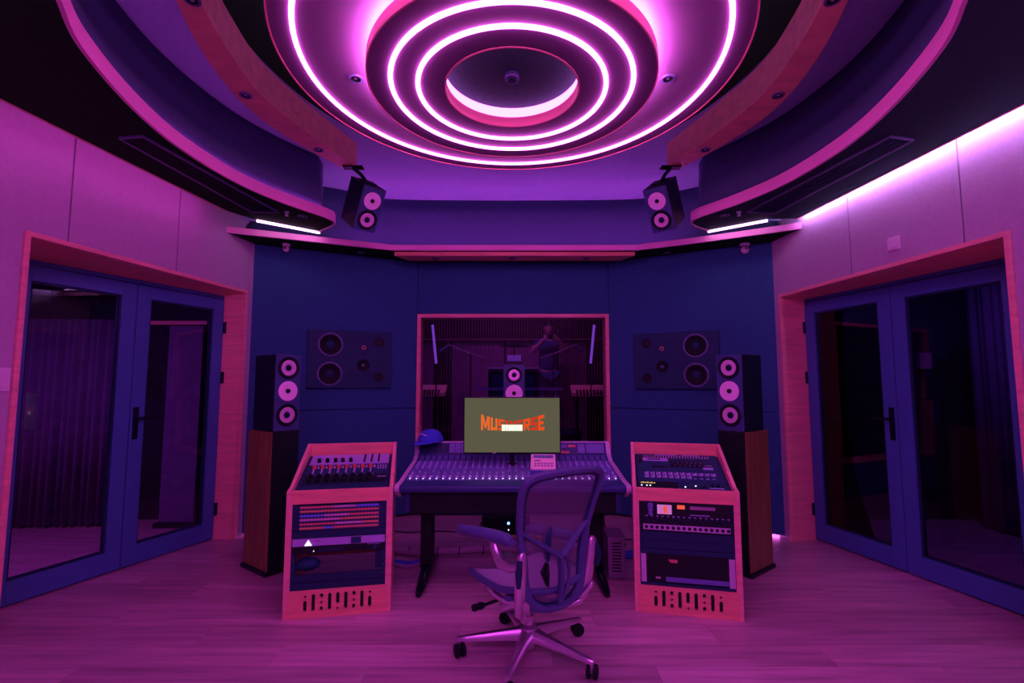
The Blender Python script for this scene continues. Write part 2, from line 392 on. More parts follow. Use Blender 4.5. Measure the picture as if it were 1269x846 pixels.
# window
wn = thing('window_1', None, None, (0, 5.0, .4)); struct(wn)
x0, x1, z0, z1 = -.966, .988, .40, 2.008; fw = .036
f_ = MB()
f_.box(x0, x0 + fw, 4.985, 5.15, z0, z1); f_.box(x1 - fw, x1, 4.985, 5.15, z0, z1)
f_.box(x0 + fw, x1 - fw, 4.985, 5.15, z1 - fw, z1); f_.box(x0 + fw, x1 - fw, 4.985, 5.15, z0, z0 + fw)
f_.build('window_frame', 'wood', wn, world=True)
MB().prism([(5.135, z0 + fw), (5.143, z0 + fw), (5.022, z1 - fw), (5.014, z1 - fw)], x0 + fw, x1 - fw, lambda a, b, c: (c, a, b)).build('glass_pane', 'wglass', wn, world=True)

# ================================================================== LEDGE above the window wall
ld = thing('trim_1', None, None, (0, 4.6, 2.55)); struct(ld)
lp = spline([(-2.40, 3.98), (-1.75, 4.27), (-1.22, 4.50), (-1.02, 4.545), (0, 4.55), (1.05, 4.545), (1.25, 4.50), (1.78, 4.23), (2.38, 3.87)], 6)
MB().band(lp, [(x, yy + .028) for x, yy in lp], 2.55, 2.602).build('ledge_edge', 'rimwood', ld, world=True)
back = [(x, 5.1 - abs(x) * .22 if abs(x) > 1.0 else 5.1) for x, yy in lp]
MB().band([(x, yy + .029) for x, yy in lp], back, 2.552, 2.600).build('ledge_board', 'black', ld, world=True)
MB().prism([(-1.12, 4.60), (1.17, 4.60), (1.08, 4.80), (-1.03, 4.80)], 2.512, 2.549).build('ledge_trim', 'woodh', ld, world=True)

# upper front fascia (concave fabric)
fp = spline([(-2.32, 4.25), (-1.69, 4.56), (-1.41, 4.76), (-1.1, 4.845), (0, 4.87), (1.1, 4.845), (1.42, 4.76), (1.70, 4.56), (2.30, 4.18)], 8)
mb = MB(); prof = [(0, 3.15), (.03, 3.0), (.035, 2.85), (.02, 2.72), (-.04, 2.64), (-.10, 2.602)]
vs = []; n = len(fp)
for (dy, z) in prof: vs += [(x, yy + dy, z) for x, yy in fp]
fs = [(i * n + j, i * n + j + 1, (i + 1) * n + j + 1, (i + 1) * n + j) for i in range(len(prof) - 1) for j in range(n - 1)]
mb.add(vs, fs)
cl = thing('ceiling', None, None, (0, 2.4, 2.6)); struct(cl)
o = mb.build('front_fascia', 'riser', cl, world=True, smooth=True)
s_ = o.modifiers.new('solid', 'SOLIDIFY'); s_.thickness = .02; s_.offset = -1
for k, (i0, i1) in enumerate(((8, 56),)):
    p_ = fp[i0:i1]; a_ = [(x, yy - .13) for x, yy in p_]; b_ = [(x, yy - .115) for x, yy in p_]
    tag(MB().band(a_, b_, 2.604, 2.616).build('ledge_led_strip', 'ledge'), 'violet strip light hidden on top of the curved ledge', 'strip light')

# ================================================================== CEILING
CX_, CY_ = 0.0, 2.232
def ell(cx, cy, a, b, n=96): return [(cx + a * cos(2 * pi * i / n), cy + b * sin(2 * pi * i / n)) for i in range(n)]
MB().box(-5.1, 5.1, -1.6, 5.24, 3.16, 3.25).build('ceiling_board', 'dark', cl, world=True)
MB().box(-2.3, 2.3, .3, 5.1, 3.148, 3.159).build('ceiling_fabric', 'ceilfab', cl, world=True)
MB().prism(ell(0, 2.45, 1.44, 1.66), 3.138, 3.147).build('inner_fabric', 'black', cl, world=True)
rimL = spline([(0, .80), (-.75, .92), (-1.2, 1.17), (-1.45, 1.42), (-1.56, 1.595), (-1.69, 1.83), (-1.81, 2.238), (-1.86, 2.66), (-1.81, 3.132), (-1.675, 3.492), (-1.488, 3.806)], 8)
for sg in (-1, 1):
    mir = lambda P: [(-sg * x, yy) for x, yy in P]          # the path is given for the left side
    rl = rimL
    end = [(-1.45, 3.90), (-1.47, 3.99), (-1.53, 4.06), (-1.683, 4.20), (-2.085, 3.875)] if sg < 0 else [(-1.46, 3.90), (-1.49, 3.99), (-1.55, 4.06), (-1.70, 4.17), (-2.085, 3.875)]
    outer = [(-2.186, 3.695), (-2.381, 2.185), (-2.857, -1.45)] if sg < 0 else [(-2.287, 3.86), (-2.422, 2.225), (-2.72, -1.45)]
    poly = mir(rl[:-1] + [rl[-1]] + end + outer + [(0, -1.45)])
    MB().prism(poly, 2.621, 2.66).build('soffit', 'black' if sg < 0 else 'soffR', cl, world=True)
    # wooden rim with rounded end
    rr = rl + end[:3] + [end[3]]
    ro = offset(rr, -.016)
    if sg < 0: MB().band(offset(rr, -.004), offset(rr, .012), 2.613, 2.694).build('rim_trim', 'rimwood', cl, world=True)
    else: MB().band(mir(offset(rr, -.004)), mir(offset(rr, .012)), 2.613, 2.694).build('rim_trim', 'rimwood', cl, world=True)
    # outer edge trim
    e0, e1 = (outer[0], outer[2]); MB().band(mir([e0, outer[1], e1]), mir([(e0[0] - .012, e0[1]), (outer[1][0] - .012, outer[1][1]), (e1[0] - .012, e1[1])]), 2.617, 2.672).build('edge_trim', 'wood', cl, world=True)
    # riser fabric from soffit to the upper ceiling
    rb = [p for p in rl if p[1] > .78]; a0 = offset(rb, .035); a1 = offset(rb, .11)
    a0.append((a0[-1][0] - .02, a0[-1][1] + .06)); a1.append((-1.60, 4.02))
    a0 = mir(a0); a1 = mir(a1)
    n = len(a0); rows = []
    for t in (0, .2, .4, .6, .8, 1):
        q = t ** 1.6
        rows += [(p[0] * (1 - q) + r_[0] * q, p[1] * (1 - q) + r_[1] * q, 2.66 + (3.15 - 2.66) * t) for p, r_ in zip(a0, a1)]
    fs = [(i * n + j, i * n + j + 1, (i + 1) * n + j + 1, (i + 1) * n + j) for i in range(5) for j in range(n - 1)]
    o = MB().add(rows, fs).build('riser_fabric', 'riser', cl, world=True, smooth=True)
    s_ = o.modifiers.new('solid', 'SOLIDIFY'); s_.thickness = .02; s_.offset = 1 if sg < 0 else -1
    # end cap of the riser towards the front alcove
    e = MB().box(min(-sg * -1.60, -sg * -2.25), max(-sg * -1.60, -sg * -2.25), 4.02, 4.04, 2.66, 3.15); e.build('riser_end', 'ceilfab', cl, world=True)
    # LED strips
    side_ = 'left' if sg < 0 else 'right'
    st = mir(offset(rb, .020)); st2 = mir(offset(rb, .030))
    tag(MB().band(st[30:], st2[30:], 2.668, 2.678).build('rim_led_strip', 'rim'), f'magenta strip light hidden on the inner edge of the {side_} soffit', 'strip light')
    c0 = mir([(o_[0] - .0135, o_[1]) for o_ in outer]); c1 = mir([(o_[0] - .0195, o_[1]) for o_ in outer])
    tag(MB().band(c0, c1, 2.642, 2.670).build('cove_led_strip', 'covel' if sg < 0 else 'cover'), f'strip light in the cove washing the {side_} wall', 'strip light')
    a, b = ((-2.075, 3.900), (-1.69, 4.222)) if sg < 0 else ((-2.075, 3.895), (-1.71, 4.19))
    nn = (.014, -.017)
    tag(MB().prism(mir([a, b, (b[0] + nn[0] * 1.0, b[1] + nn[1]), (a[0] + nn[0], a[1] + nn[1])]), 2.606, 2.628).build('end_led_strip', 'endled'), f'short bright strip light at the front end of the {side_} soffit', 'strip light')
    # wooden beams hanging under the upper ceiling
    bi = spline([(-1.197, 3.667), (-1.355, 3.118), (-1.438, 2.723), (-1.42, 2.382), (-1.345, 2.0), (-1.19, 1.6), (-.98, 1.3), (-.55, 1.08), (-.004, 1.0)], 6)
    bo = spline([(-1.294, 3.70), (-1.43, 3.42), (-1.555, 3.08), (-1.602, 2.77), (-1.565, 2.382), (-1.46, 2.0), (-1.30, 1.6), (-1.07, 1.24), (-.62, .96), (-.004, .87)], 6)
    # resample both to the same count
    def resamp(P, m=60):
        L_ = [0]
        for p, q in zip(P[:-1], P[1:]): L_.append(L_[-1] + math.hypot(q[0] - p[0], q[1] - p[1]))
        out = []
        for k in range(m):
            d_ = L_[-1] * k / (m - 1); i_ = max(j for j in range(len(L_)) if L_[j] <= d_ + 1e-9); i_ = min(i_, len(P) - 2)
            t = (d_ - L_[i_]) / (L_[i_ + 1] - L_[i_]); out.append((P[i_][0] + (P[i_ + 1][0] - P[i_][0]) * t, P[i_][1] + (P[i_ + 1][1] - P[i_][1]) * t))
        return out
    bi, bo = resamp(bi), resamp(bo)
    MB().band(mir(bi), mir(bo), 2.955, 3.149).build('curved_beam', 'beamw', cl, world=True, bevel=.006)

# round ceiling light: lower disc, upper disc, LED rings
rlt = thing('ring_light', 'huge round two-tier ceiling light with glowing white-pink rings', 'ceiling light', (CX_, CY_, 2.68))
C0 = (CX_, CY_)
MB().ring(C0, .32, .665, 2.684, 2.728).build('lower_disc', 'disc', rlt, world=True)
for (ra, rb_) in ((.322, .428), (.452, .550), (.574, .663)):      # panels between the rings sit a little proud
    MB().ring(C0, ra, rb_, 2.679, 2.685).build('disc_panel', 'disc', rlt, world=True)
MB().tube([(CX_ + .440 * cos(2 * pi * k / 128), CY_ + .440 * sin(2 * pi * k / 128), 2.678) for k in range(128)], .0105, 8, closed=True).build('led_ring', 'led', rlt, world=True, smooth=True)
MB().tube([(CX_ + .562 * cos(2 * pi * k / 128), CY_ + .562 * sin(2 * pi * k / 128), 2.678) for k in range(128)], .0105, 8, closed=True).build('led_ring', 'led', rlt, world=True, smooth=True)
MB().ring(C0, .663, .669, 2.677, 2.73).build('disc_edge', 'wood', rlt, world=True)
MB().ring(C0, .34, 1.055, 2.779, 2.86).build('upper_disc', 'disc', rlt, world=True)
MB().ring(C0, .60, .951, 2.774, 2.780).build('disc_panel', 'disc', rlt, world=True)
MB().ring(C0, .973, 1.053, 2.774, 2.780).build('disc_panel', 'disc', rlt, world=True)
MB().tube([(CX_ + .962 * cos(2 * pi * k / 128), CY_ + .962 * sin(2 * pi * k / 128), 2.773) for k in range(128)], .0105, 8, closed=True).build('led_ring', 'led', rlt, world=True, smooth=True)
MB().ring(C0, 1.053, 1.060, 2.771, 2.862).build('disc_edge', 'wood', rlt, world=True)
MB().ring(C0, .632, .660, 2.7285, 2.736).build('hidden_led_ring', 'glow', rlt, world=True)
MB().ring(C0, .312, .3195, 2.677, 2.731).build('inner_lip', 'wood', rlt, world=True)
MB().ring(C0, .322, .33, 2.731, 2.787).build('inner_led_band', 'ledin', rlt, world=True)
MB().lathe([(.335, 0), (.335, .01), (.0, .012)], (CX_, CY_, 2.787), 'z', 64).build('inner_cap', 'soffR', rlt, world=True)
MB().ring(C0, .97, .99, 2.861, 2.868).build('top_led_ring', 'up', rlt, world=True)
for k in range(6):
    a = 2 * pi * k / 6 + .3
    MB().cyl((CX_ + .85 * cos(a), CY_ + .85 * sin(a), 2.86), (CX_ + .85 * cos(a), CY_ + .85 * sin(a), 3.14), .012).build('hanger', 'blackm', rlt, world=True)
    MB().cyl((CX_ + .5 * cos(a), CY_ + .5 * sin(a), 2.728), (CX_ + .5 * cos(a), CY_ + .5 * sin(a), 2.78), .02).build('spacer', 'disc', rlt, world=True)
# smoke detector in the middle
sd = thing('smoke_detector', 'small dark round smoke detector at the centre of the ceiling light', 'detector', (0, CY_ + .03, 2.787))
MB().lathe([(.0, -.03), (.022, -.03), (.03, -.02), (.034, 0)], (0, CY_ + .03, 2.786), 'z', 24).build('body', 'rackblack', sd, world=True, smooth=True)
MB().ring((0, CY_ + .03), .026, .035, 2.760, 2.770, 24).build('sensor_ring', 'ring', sd, world=True)

# ---- downlights
dlproto = {}
def downlight(x, yy, z, label, group=None):
    t = thing('downlight', label, 'downlight', (x, yy, z), group=group)
    if not dlproto:
        dlproto['trim_ring'] = MB().lathe([(.024, .004), (.024, -.004), (.034, -.004), (.036, .001)], n=24, cap=False).build('trim_ring', 'ring', t, smooth=True)
        dlproto['reflector'] = MB().lathe([(.024, -.003), (.020, .0005), (.0, .0008)], n=24, cap=False).build('reflector', 'blackgloss', t, smooth=True)
        dlproto['lens'] = MB().lathe([(.009, -.0005), (.006, -.003), (.0, -.0035)], n=16, cap=False).build('lens', 'chrome', t, smooth=True)
    else:
        for k in ('trim_ring', 'reflector', 'lens'): copy_part(dlproto[k], t)
for x, yy, z, l in ((-.758, 2.272, 2.773, 'downlight in the upper ring disc, left of centre'), (.758, 2.272, 2.773, 'downlight in the upper ring disc, right of centre'),
                    (-1.386, 2.0, 2.954, 'nearest downlight on the left curved wooden beam'), (-1.535, 2.707, 2.954, 'middle downlight on the left curved wooden beam'), (-1.375, 3.37, 2.954, 'farthest downlight on the left curved wooden beam, near the hanging speaker'),
                    (1.390, 2.0, 2.954, 'nearest downlight on the right curved wooden beam'), (1.535, 2.707, 2.954, 'middle downlight on the right curved wooden beam'), (1.375, 3.37, 2.954, 'farthest downlight on the right curved wooden beam, near the hanging speaker'),
                    (-1.661, 3.806, 2.620, 'downlight at the front tip of the left dark soffit'), (1.678, 3.787, 2.620, 'downlight at the front tip of the right dark soffit'),
                    (-1.45, 4.64, 2.551, 'downlight under the ledge above the left wall monitor'), (1.489, 4.64, 2.551, 'downlight under the ledge above the right wall monitor'),
                    (-.744, 4.70, 2.511, 'downlight in the ledge trim above the left part of the window'), (.004, 4.70, 2.511, 'downlight in the ledge trim above the window centre'), (.72, 4.70, 2.511, 'downlight in the ledge trim above the right part of the window')):
    downlight(x, yy, z, l)
# sprinklers
for sx, l in ((-1.738, 'small sprinkler head on the left soffit beside its downlight'), (1.75, 'small sprinkler head on the right soffit beside its downlight')):
    t = thing('sprinkler', l, 'sprinkler', (sx, 3.70, 2.62))
    MB().lathe([(.018, 0), (.018, -.004), (.006, -.006), (.006, -.03), (.016, -.033), (.0, -.036)], n=14, cap=False).build('body', 'chrome', t, smooth=True)
    MB().tube([(-.010, 0, -.006), (-.013, 0, -.018), (-.006, 0, -.03)], .002, 6).build('frame_arm', 'chrome', t)
    MB().tube([(.010, 0, -.006), (.013, 0, -.018), (.006, 0, -.03)], .002, 6).build('frame_arm', 'chrome', t)
# air vents
for q, l, m_ in ((((-2.113, 2.547), (-1.97, 2.529), (-1.801, 3.695), (-2.00, 3.695)), 'long slatted air vent in the black left soffit', 'blackm'), (((2.175, 2.564), (2.017, 2.529), (1.813, 3.695), (2.035, 3.72)), 'long slatted air vent in the dark right soffit', 'rackblack')):
    t = thing('air_vent', l, 'vent', (q[0][0], q[0][1], 2.62))
    P = [Vector(p) for p in q]
    S = lambda u, v: (P[0] * (1 - u) + P[1] * u) * (1 - v) + (P[3] * (1 - u) + P[2] * u) * v
    def bar(a, b, wd, z0, z1, nm, mm):
        a = Vector(a); b = Vector(b); d_ = (b - a).normalized(); n_ = Vector((-d_.y, d_.x)) * wd / 2
        return MB().prism([tuple(a + n_), tuple(b + n_), tuple(b - n_), tuple(a - n_)], z0, z1).build(nm, mm, t, world=True)
    fr = MB()
    for a, b in ((S(0, 0), S(1, 0)), (S(1, 0), S(1, 1)), (S(1, 1), S(0, 1)), (S(0, 1), S(0, 0))):
        d_ = (b - a).normalized(); n_ = Vector((-d_.y, d_.x)) * .006
        fr.prism([tuple(a + n_), tuple(b + n_), tuple(b - n_), tuple(a - n_)], 2.609, 2.6205)
    fr.build('vent_frame', 'ring', t, world=True)
    for k in range(6):
        u = .12 + k * .152; bar(S(u, .015), S(u, .985), .010, 2.611, 2.620, 'slat', m_)
# dome security cameras under the ledge
for x, yy, l in ((-2.03, 4.34, 'small white dome camera under the ledge at the left corner'), (2.09, 4.33, 'white dome camera under the ledge at the right corner')):
    big = 1.25 if x > 0 else 1.0
    t = thing('dome_camera', l, 'camera', (x, yy, 2.55))
    MB().lathe([(.034 * big, 0), (.036 * big, -.012), (.030 * big, -.02)], n=24).build('base', 'white', t, smooth=True)
    b_ = MB(); b_.lathe([(.028 * big * math.sin(a_ * pi / 16), -.022 * big - .028 * big + .028 * big * math.cos(a_ * pi / 16) + .006) for a_ in range(4, 17)], n=20, cap=False)
    h_ = b_.build('camera_ball', 'white', t, smooth=True)
    MB().lathe([(.012 * big, 0), (.010 * big, .004), (.0, .004)], (0, -.024 * big, -.042 * big), 'y', 16, cap=False).build('lens', 'blackgloss', t, smooth=True)

# ================================================================== SPEAKERS
def driver_w(parent, cx, cz, r, y0=-.001):
    """woofer: surround, metal cone, dark plug"""
    MB().lathe([(r * 1.0, 0), (r * 1.0, .004), (r * .93, .008), (r * .80, .004), (r * .70, .002)], (cx, y0, cz), 'y', 36, cap=False).build('surround', 'rubber', parent, smooth=True)
    MB().lathe([(r * .70, .003), (r * .66, .004), (r * .25, -.002 - .001), (0, -.003)], (cx, y0 - .001, cz), 'y', 36, cap=False).build('cone', 'cone', parent, smooth=True)
    MB().lathe([(r * .20, -.001), (r * .18, .008), (r * .10, .013), (0, .014)], (cx, y0, cz), 'y', 20, cap=False).build('dust_cap', 'rubber', parent, smooth=True)
def driver_m(parent, cx, cz, r, y0=-.001):
    """pale midrange cone"""
    MB().lathe([(r, 0), (r, .005), (r * .96, .006), (r * .3, .001), (0, .001)], (cx, y0, cz), 'y', 36, cap=False).build('cone', 'conew', parent, smooth=True)
    MB().lathe([(r * .24, .0), (r * .22, .008), (r * .10, .012), (0, .012)], (cx, y0, cz), 'y', 20, cap=False).build('dust_cap', 'rubber', parent, smooth=True)

def tower(loc, yaw, label, sg):
    wd, ht, dp = .185, .535, .29; zc = 1.236
    t = thing('tower_speaker', label, 'speaker', loc, yaw)
    z0 = zc - ht / 2 - loc[2]; z1 = z0 + ht
    MB().box(-wd / 2, wd / 2, .012, dp, z0, z1).build('cabinet', 'cab', t, bevel=.004)
    MB().box(-wd / 2, wd / 2, 0, .0118, z0, z1).build('baffle', 'cabf', t, bevel=.003)
    driver_w(t, 0, z1 - .093, .079); driver_m(t, 0, z1 - .257, .070); driver_w(t, 0, z1 - .425, .079)
    # lower wooden cabinet, a little deeper
    MB().box(-wd / 2 - .005, wd / 2 + .005, .012, dp + .05, .03, z0 - .004).build('lower_cabinet', 'cherry', t, bevel=.003)
    MB().box(-wd / 2 - .001, wd / 2 + .001, -.004, .0118, .03, z0 - .004).build('grille', 'blackm', t, bevel=.004)
    MB().prism([(-wd / 2 - .02, .0), (wd / 2 + .02, .0), (wd / 2 + .02, dp + .06), (-wd / 2 - .02, dp + .06)], 0, .03).build('plinth', 'blackgloss', t, bevel=.008)
tower((-1.590, 3.508, 0), .935, 'tall tower speaker on cherry-wood lower cabinet left of the desk', -1)
tower((1.530, 3.480, 0), -.90, 'tall tower speaker on cherry-wood lower cabinet right of the desk', 1)

def hung(c, yaw, pit, label, bx):
    wd, ht, dp = .180, .342, .277
    t = thing('hanging_speaker', label, 'speaker', c, yaw, pit)
    MB().box(-wd / 2, wd / 2, .012, dp, -ht / 2, ht / 2).build('cabinet', 'cab', t, bevel=.004)
    MB().box(-wd / 2, wd / 2, 0, .0118, -ht / 2, ht / 2).build('baffle', 'cabf', t, bevel=.003)
    driver_m(t, 0, .070, .066); driver_w(t, 0, -.080, .078)
    MB().box(-.022, .022, -.0015, 0, -.160, -.155).build('badge', 'ring', t)
    # bracket to the beam end
    q = XF[t.name] @ Vector((0, dp * .55, ht / 2)); top = Vector((bx, 3.645, 2.952))
    MB().box(bx - .075, bx + .075, 3.615, 3.675, 2.942, 2.953).build('bracket_plate', 'blackm', t, world=True)
    MB().tube([top - Vector((0, 0, .01)), (top + q) / 2 + Vector((0, 0, .005)), q + Vector((0, 0, -.01))], .014, 10).build('bracket_arm', 'blackm', t, world=True)
    MB().box(-.05, .05, dp * .35, dp * .75, ht / 2, ht / 2 + .012).build('bracket_yoke', 'blackm', t)
    MB().box(-.03, .03, dp, dp + .012, -.02, ht / 2).build('bracket_back', 'monf', t)
hung((-1.088, 3.668, 2.623), .743, .55, 'black two-way speaker hung from the end of the left wooden beam', -1.215)
hung((1.120, 3.650, 2.615), -.66, .58, 'black two-way speaker hung from the end of the right wooden beam', 1.215)

# centre speaker behind the screen on a stand
t = thing('centre_speaker', 'two-way speaker standing behind the screen in front of the window', 'speaker', (.018, 4.30, 0))
MB().box(-.093, .093, .012, .25, 1.13, 1.465).build('cabinet', 'cab', t, bevel=.004)
MB().box(-.093, .093, 0, .0118, 1.13, 1.465).build('baffle', 'cabf', t, bevel=.003)
driver_w(t, 0, 1.372, .070); driver_m(t, 0, 1.215, .074)
MB().cyl((0, .42, .02), (0, .42, 1.115), .03).build('stand_pole', 'blackm', t, smooth=True)
MB().box(-.15, .15, .36, .60, 0, .02).build('stand_base', 'blackm', t); MB().box(-.06, .06, .02, .46, 1.115, 1.13).build('stand_plate', 'blackm', t)
t = thing('desktop_unit', 'small violet box on top of the centre speaker', 'device', (.018, 4.33, 1.465))
MB().prism([(-.075, 0), (.075, 0), (.062, .03), (-.062, .03)], .01, .12, lambda a, b, z: (a, z, b)).build('foot', 'kblack', t)
MB().box(-.062, .062, .01, .12, .03, .085).build('body', 'consol', t, bevel=.005)

# soffit monitors on the fabric panels
def wallmon(pa, pb, s0, s1, z0, z1, label, flip):
    u = Vector((pb[0] - pa[0], pb[1] - pa[1], 0)).normalized(); n_ = Vector((u.y, -u.x, 0)); yaw = math.atan2(u.y, u.x)
    c = Vector((pa[0], pa[1], 0)) + u * (s0 + s1) / 2; c.z = (z0 + z1) / 2; c += n_ * .03
    t = thing('wall_monitor', label, 'speaker', tuple(c), yaw)
    W_, H_ = s1 - s0, z1 - z0; k = -1 if flip else 1
    MB().box(-W_ / 2, W_ / 2, 0, .029, -H_ / 2, H_ / 2).build('cabinet', 'monf', t, bevel=.006)
    for zz in (.137, -.137):
        cx = k * -.165 * W_ / .77 - k * .0
        MB().lathe([(.112, 0), (.112, .006), (.104, .008), (.098, .004), (.094, .003)], (cx - k * .02, 0, zz), 'y', 40, cap=False).build('trim_ring', 'ring', t, smooth=True)
        MB().lathe([(.096, .003), (.088, .007), (.078, .002), (.040, .001), (0, .001)], (cx - k * .02, 0, zz), 'y', 40, cap=False).build('woofer_cone', 'rubber', t, smooth=True)
        MB().lathe([(.036, .001), (.030, .006), (0, .009)], (cx - k * .02, 0, zz), 'y', 24, cap=False).build('dust_cap', 'monf', t, smooth=True)
    px = k * .118
    hexp = [(px - .165, -.02), (px - .125, .085), (px - .02, .17), (px + .02, .17), (px + .125, .085), (px + .165, -.02), (px + .11, -.13), (px - .11, -.13)]
    MB().prism(hexp, -.004, 0, lambda a, b, z: (a, z, b)).build('tweeter_plate', 'monf', t, bevel=.001)
    MB().lathe([(.058, .004), (.056, .009), (.044, .006), (.02, .004), (0, .004)], (px, 0, -.055), 'y', 30, cap=False).build('midrange', 'rubber', t, smooth=True)
    MB().lathe([(.016, .004), (.012, .012), (0, .014)], (px, 0, -.055), 'y', 16, cap=False).build('dust_cap', 'ring', t, smooth=True)
    MB().lathe([(.022, .004), (.021, .007), (.0, .007)], (px, 0, .065), 'y', 20, cap=False).build('tweeter', 'rackblack', t, smooth=True)
    MB().lathe([(.020, .004), (.020, .0065), (.012, .0065), (.012, .004)], (px, 0, .118), 'y', 20, cap=False).build('badge', 'strip_o', t, smooth=True)
    for zz in (.175, -.165):
        MB().lathe([(.046, 0), (.046, .005), (.040, .005), (.036, -.0), (0, -.0)], (k * .262, -.001, zz), 'y', 28, cap=False).build('bass_port', 'kblack', t, smooth=True)
wallmon(PL0, PL1, .47, 1.24, 1.255, 1.80, 'large three-way monitor speaker flush on the left navy fabric wall', False)
wallmon(PR1, PR0, .255, 1.04, 1.245, 1.785, 'large three-way monitor speaker flush on the right navy fabric wall', True)

# ================================================================== RACKS
def capsule(cx, z0, z1, r, n=8):
    p = []
    for i in range(n + 1): a = pi * i / n; p.append((cx + r * cos(a), z1 - r + r * sin(a)))
    for i in range(n + 1): a = pi + pi * i / n; p.append((cx + r * cos(a), z0 + r + r * sin(a)))
    return p
def holed(name, outer, holes, th, m, parent, fn):
    cu = bpy.data.curves.new(name + '_curve', 'CURVE'); cu.dimensions = '2D'; cu.fill_mode = 'BOTH'; cu.extrude = th / 2
    for poly in [outer] + holes:
        sp = cu.splines.new('POLY'); sp.points.add(len(poly) - 1)
        for i, p in enumerate(poly): sp.points[i].co = (p[0], p[1], 0, 1)
        sp.use_cyclic_u = True
    tmp = bpy.data.objects.new('tmp_curve', cu); COL.objects.link(tmp); bpy.context.view_layer.update()
    dg = bpy.context.evaluated_depsgraph_get(); me = bpy.data.meshes.new_from_object(tmp.evaluated_get(dg)); me.name = name
    bpy.data.objects.remove(tmp)
    for v in me.vertices: v.co = Vector(fn(v.co.x, v.co.y, v.co.z + th / 2))
    me.materials.clear(); me.materials.append(M[m]); o = bpy.data.objects.new(name, me); COL.objects.link(o); o.parent = parent; XF[o.name] = XF[parent.name]
    return o
W_, D_ = .582, .565; HF, HB = .695, .893
def rack(name, loc, rz, label, right):
    t = thing(name, label, 'equipment rack', loc, rz)
    side_ = [(0, 0), (D_, 0), (D_, HB), (D_ - .02, HB + .002), (.075, HF + .012), (.0, HF)]
    for x0 in (0, W_ - .022):
        MB().prism(side_, x0, x0 + .022, lambda a, b, z: (z, a, b)).build('side_panel', 'wood', t, bevel=.003)
    MB().box(.022, W_ - .022, 0, .022, HF - .075, HF).build('top_rail', 'woodh', t, bevel=.002)
    MB().box(.022, W_ - .022, D_ - .022, D_, HB - .10, HB).build('rear_rail', 'woodh', t, bevel=.002)
    MB().box(.022, W_ - .022, D_ - .018, D_ - .004, .16, .2).build('rear_brace', 'woodh', t)
    hs = []
    r = .0095
    pat = ['i', 'l', '3', 'l', '!', 'l', '3', 'l', 'i']
    for k, c in enumerate(pat):
        x = W_ / 2 + (k - 4) * .0435
        if c == 'l': hs.append(capsule(x, .035, .128, r))
        if c == 'i': hs += [capsule(x, .108, .108 + 2 * r * .8, r * .8), capsule(x, .035, .095, r)]
        if c == '!': hs += [capsule(x, .065, .128, r), capsule(x, .035, .035 + 2 * r * .7, r * .7)]
        if c == '3': hs += [capsule(x, .104, .128, r), capsule(x, .073, .073 + 2 * r * .75, r * .75), capsule(x, .035, .059, r)]
    holed('base_panel', [(.022, 0), (W_ - .022, 0), (W_ - .022, .152), (.022, .152)], hs, .018, 'woodh', t, lambda a, b, c: (a, c, b))
    MB().box(.022, W_ - .022, .020, .028, .0, .15).build('base_lining', 'kblack', t)
    MB().box(.022, W_ - .022, .03, .09, .135, .15).build('base_shelf', 'rackblack', t)
    # wooden posts of the face, inner steel rails with screw holes
    for s0, s1 in ((.022, .034), (W_ - .034, W_ - .022)): MB().box(s0, s1, .001, .021, .152, HF - .075).build('face_stile', 'wood', t)
    for x in (.034, W_ - .056):
        r_ = MB().box(x, x + .022, .004, .03, .152, HF - .075).build('rack_rail', 'rackblack', t)
        sc = MB()
        for k in range(10): sc.lathe([(.003, 0), (.003, .002), (0, .002)], (x + .011, .004, .17 + k * .048), 'y', 8, cap=False)
        sc.build('screws', 'ring', r_)['kind'] = 'stuff'
    return t
# local coordinates on the slanted desk top: a along x, b up the slope, c out of the slope
sl_a = math.atan2(HB - HF - .04, D_ - .075)
def SL(a, b, c): return (a, .055 + b * cos(sl_a) - c * sin(sl_a), HF - .03 + b * sin(sl_a) + c * cos(sl_a))
def slbox(t, nm, m, a0, a1, b0, b1, c0, c1, bevel=0): return MB().prism([(a0, b0), (a1, b0), (a1, b1), (a0, b1)], c0, c1, SL).build(nm, m, t, bevel=bevel)
def slknob(mb, a, b, c, r, h, n=10):
    p0 = SL(a, b, c); p1 = SL(a, b, c + h); mb.tube([p0, p1], [r, r * .8], n)
def unit(t, nm, m, x0, x1, z0, z1, y0=-.002, y1=.018, bevel=.001): return MB().box(x0, x1, y0, y1, z0, z1).build(nm, m, t, bevel=bevel)

XA, XB = .044, W_ - .044
# -------- left rack
tl = rack('equipment_rack', (-1.267, 2.828, 0), math.atan2(.196, .9806), 'slanted wooden rack cabinet left of the console, with coloured patch bays', False)
def own(nm, label, cat, t, lx, ly, lz):
    p = XF[t.name] @ Vector((lx, ly, lz)); e = t.rotation_euler.z
    return thing(nm, label, cat, tuple(p), e)
class Loc:  # builds in rack coordinates, stored under a unit of its own
    def __init__(s, rk, u): s.m = XF[rk.name]; s.u = u
    def put(s, mb, nm, m, bevel=0, smooth=False):
        mb.v = [tuple(s.m @ Vector(p)) for p in mb.v]; return mb.build(nm, m, s.u, world=True, bevel=bevel, smooth=smooth)
def slp(a0, a1, b0, b1, c0, c1): return MB().prism([(a0, b0), (a1, b0), (a1, b1), (a0, b1)], c0, c1, SL)
slbox(tl, 'desk_plate', 'rackblack', .022, W_ - .022, 0, .49, -.006, 0)
u = own('channel_unit', 'lilac rack module with black knobs at the top of the left rack', 'audio module', tl, .29, .45, .84); Q = Loc(tl, u)
Q.put(slp(XA, XB, .345, .475, .001, .012), 'front_plate', 'lilac', .002)
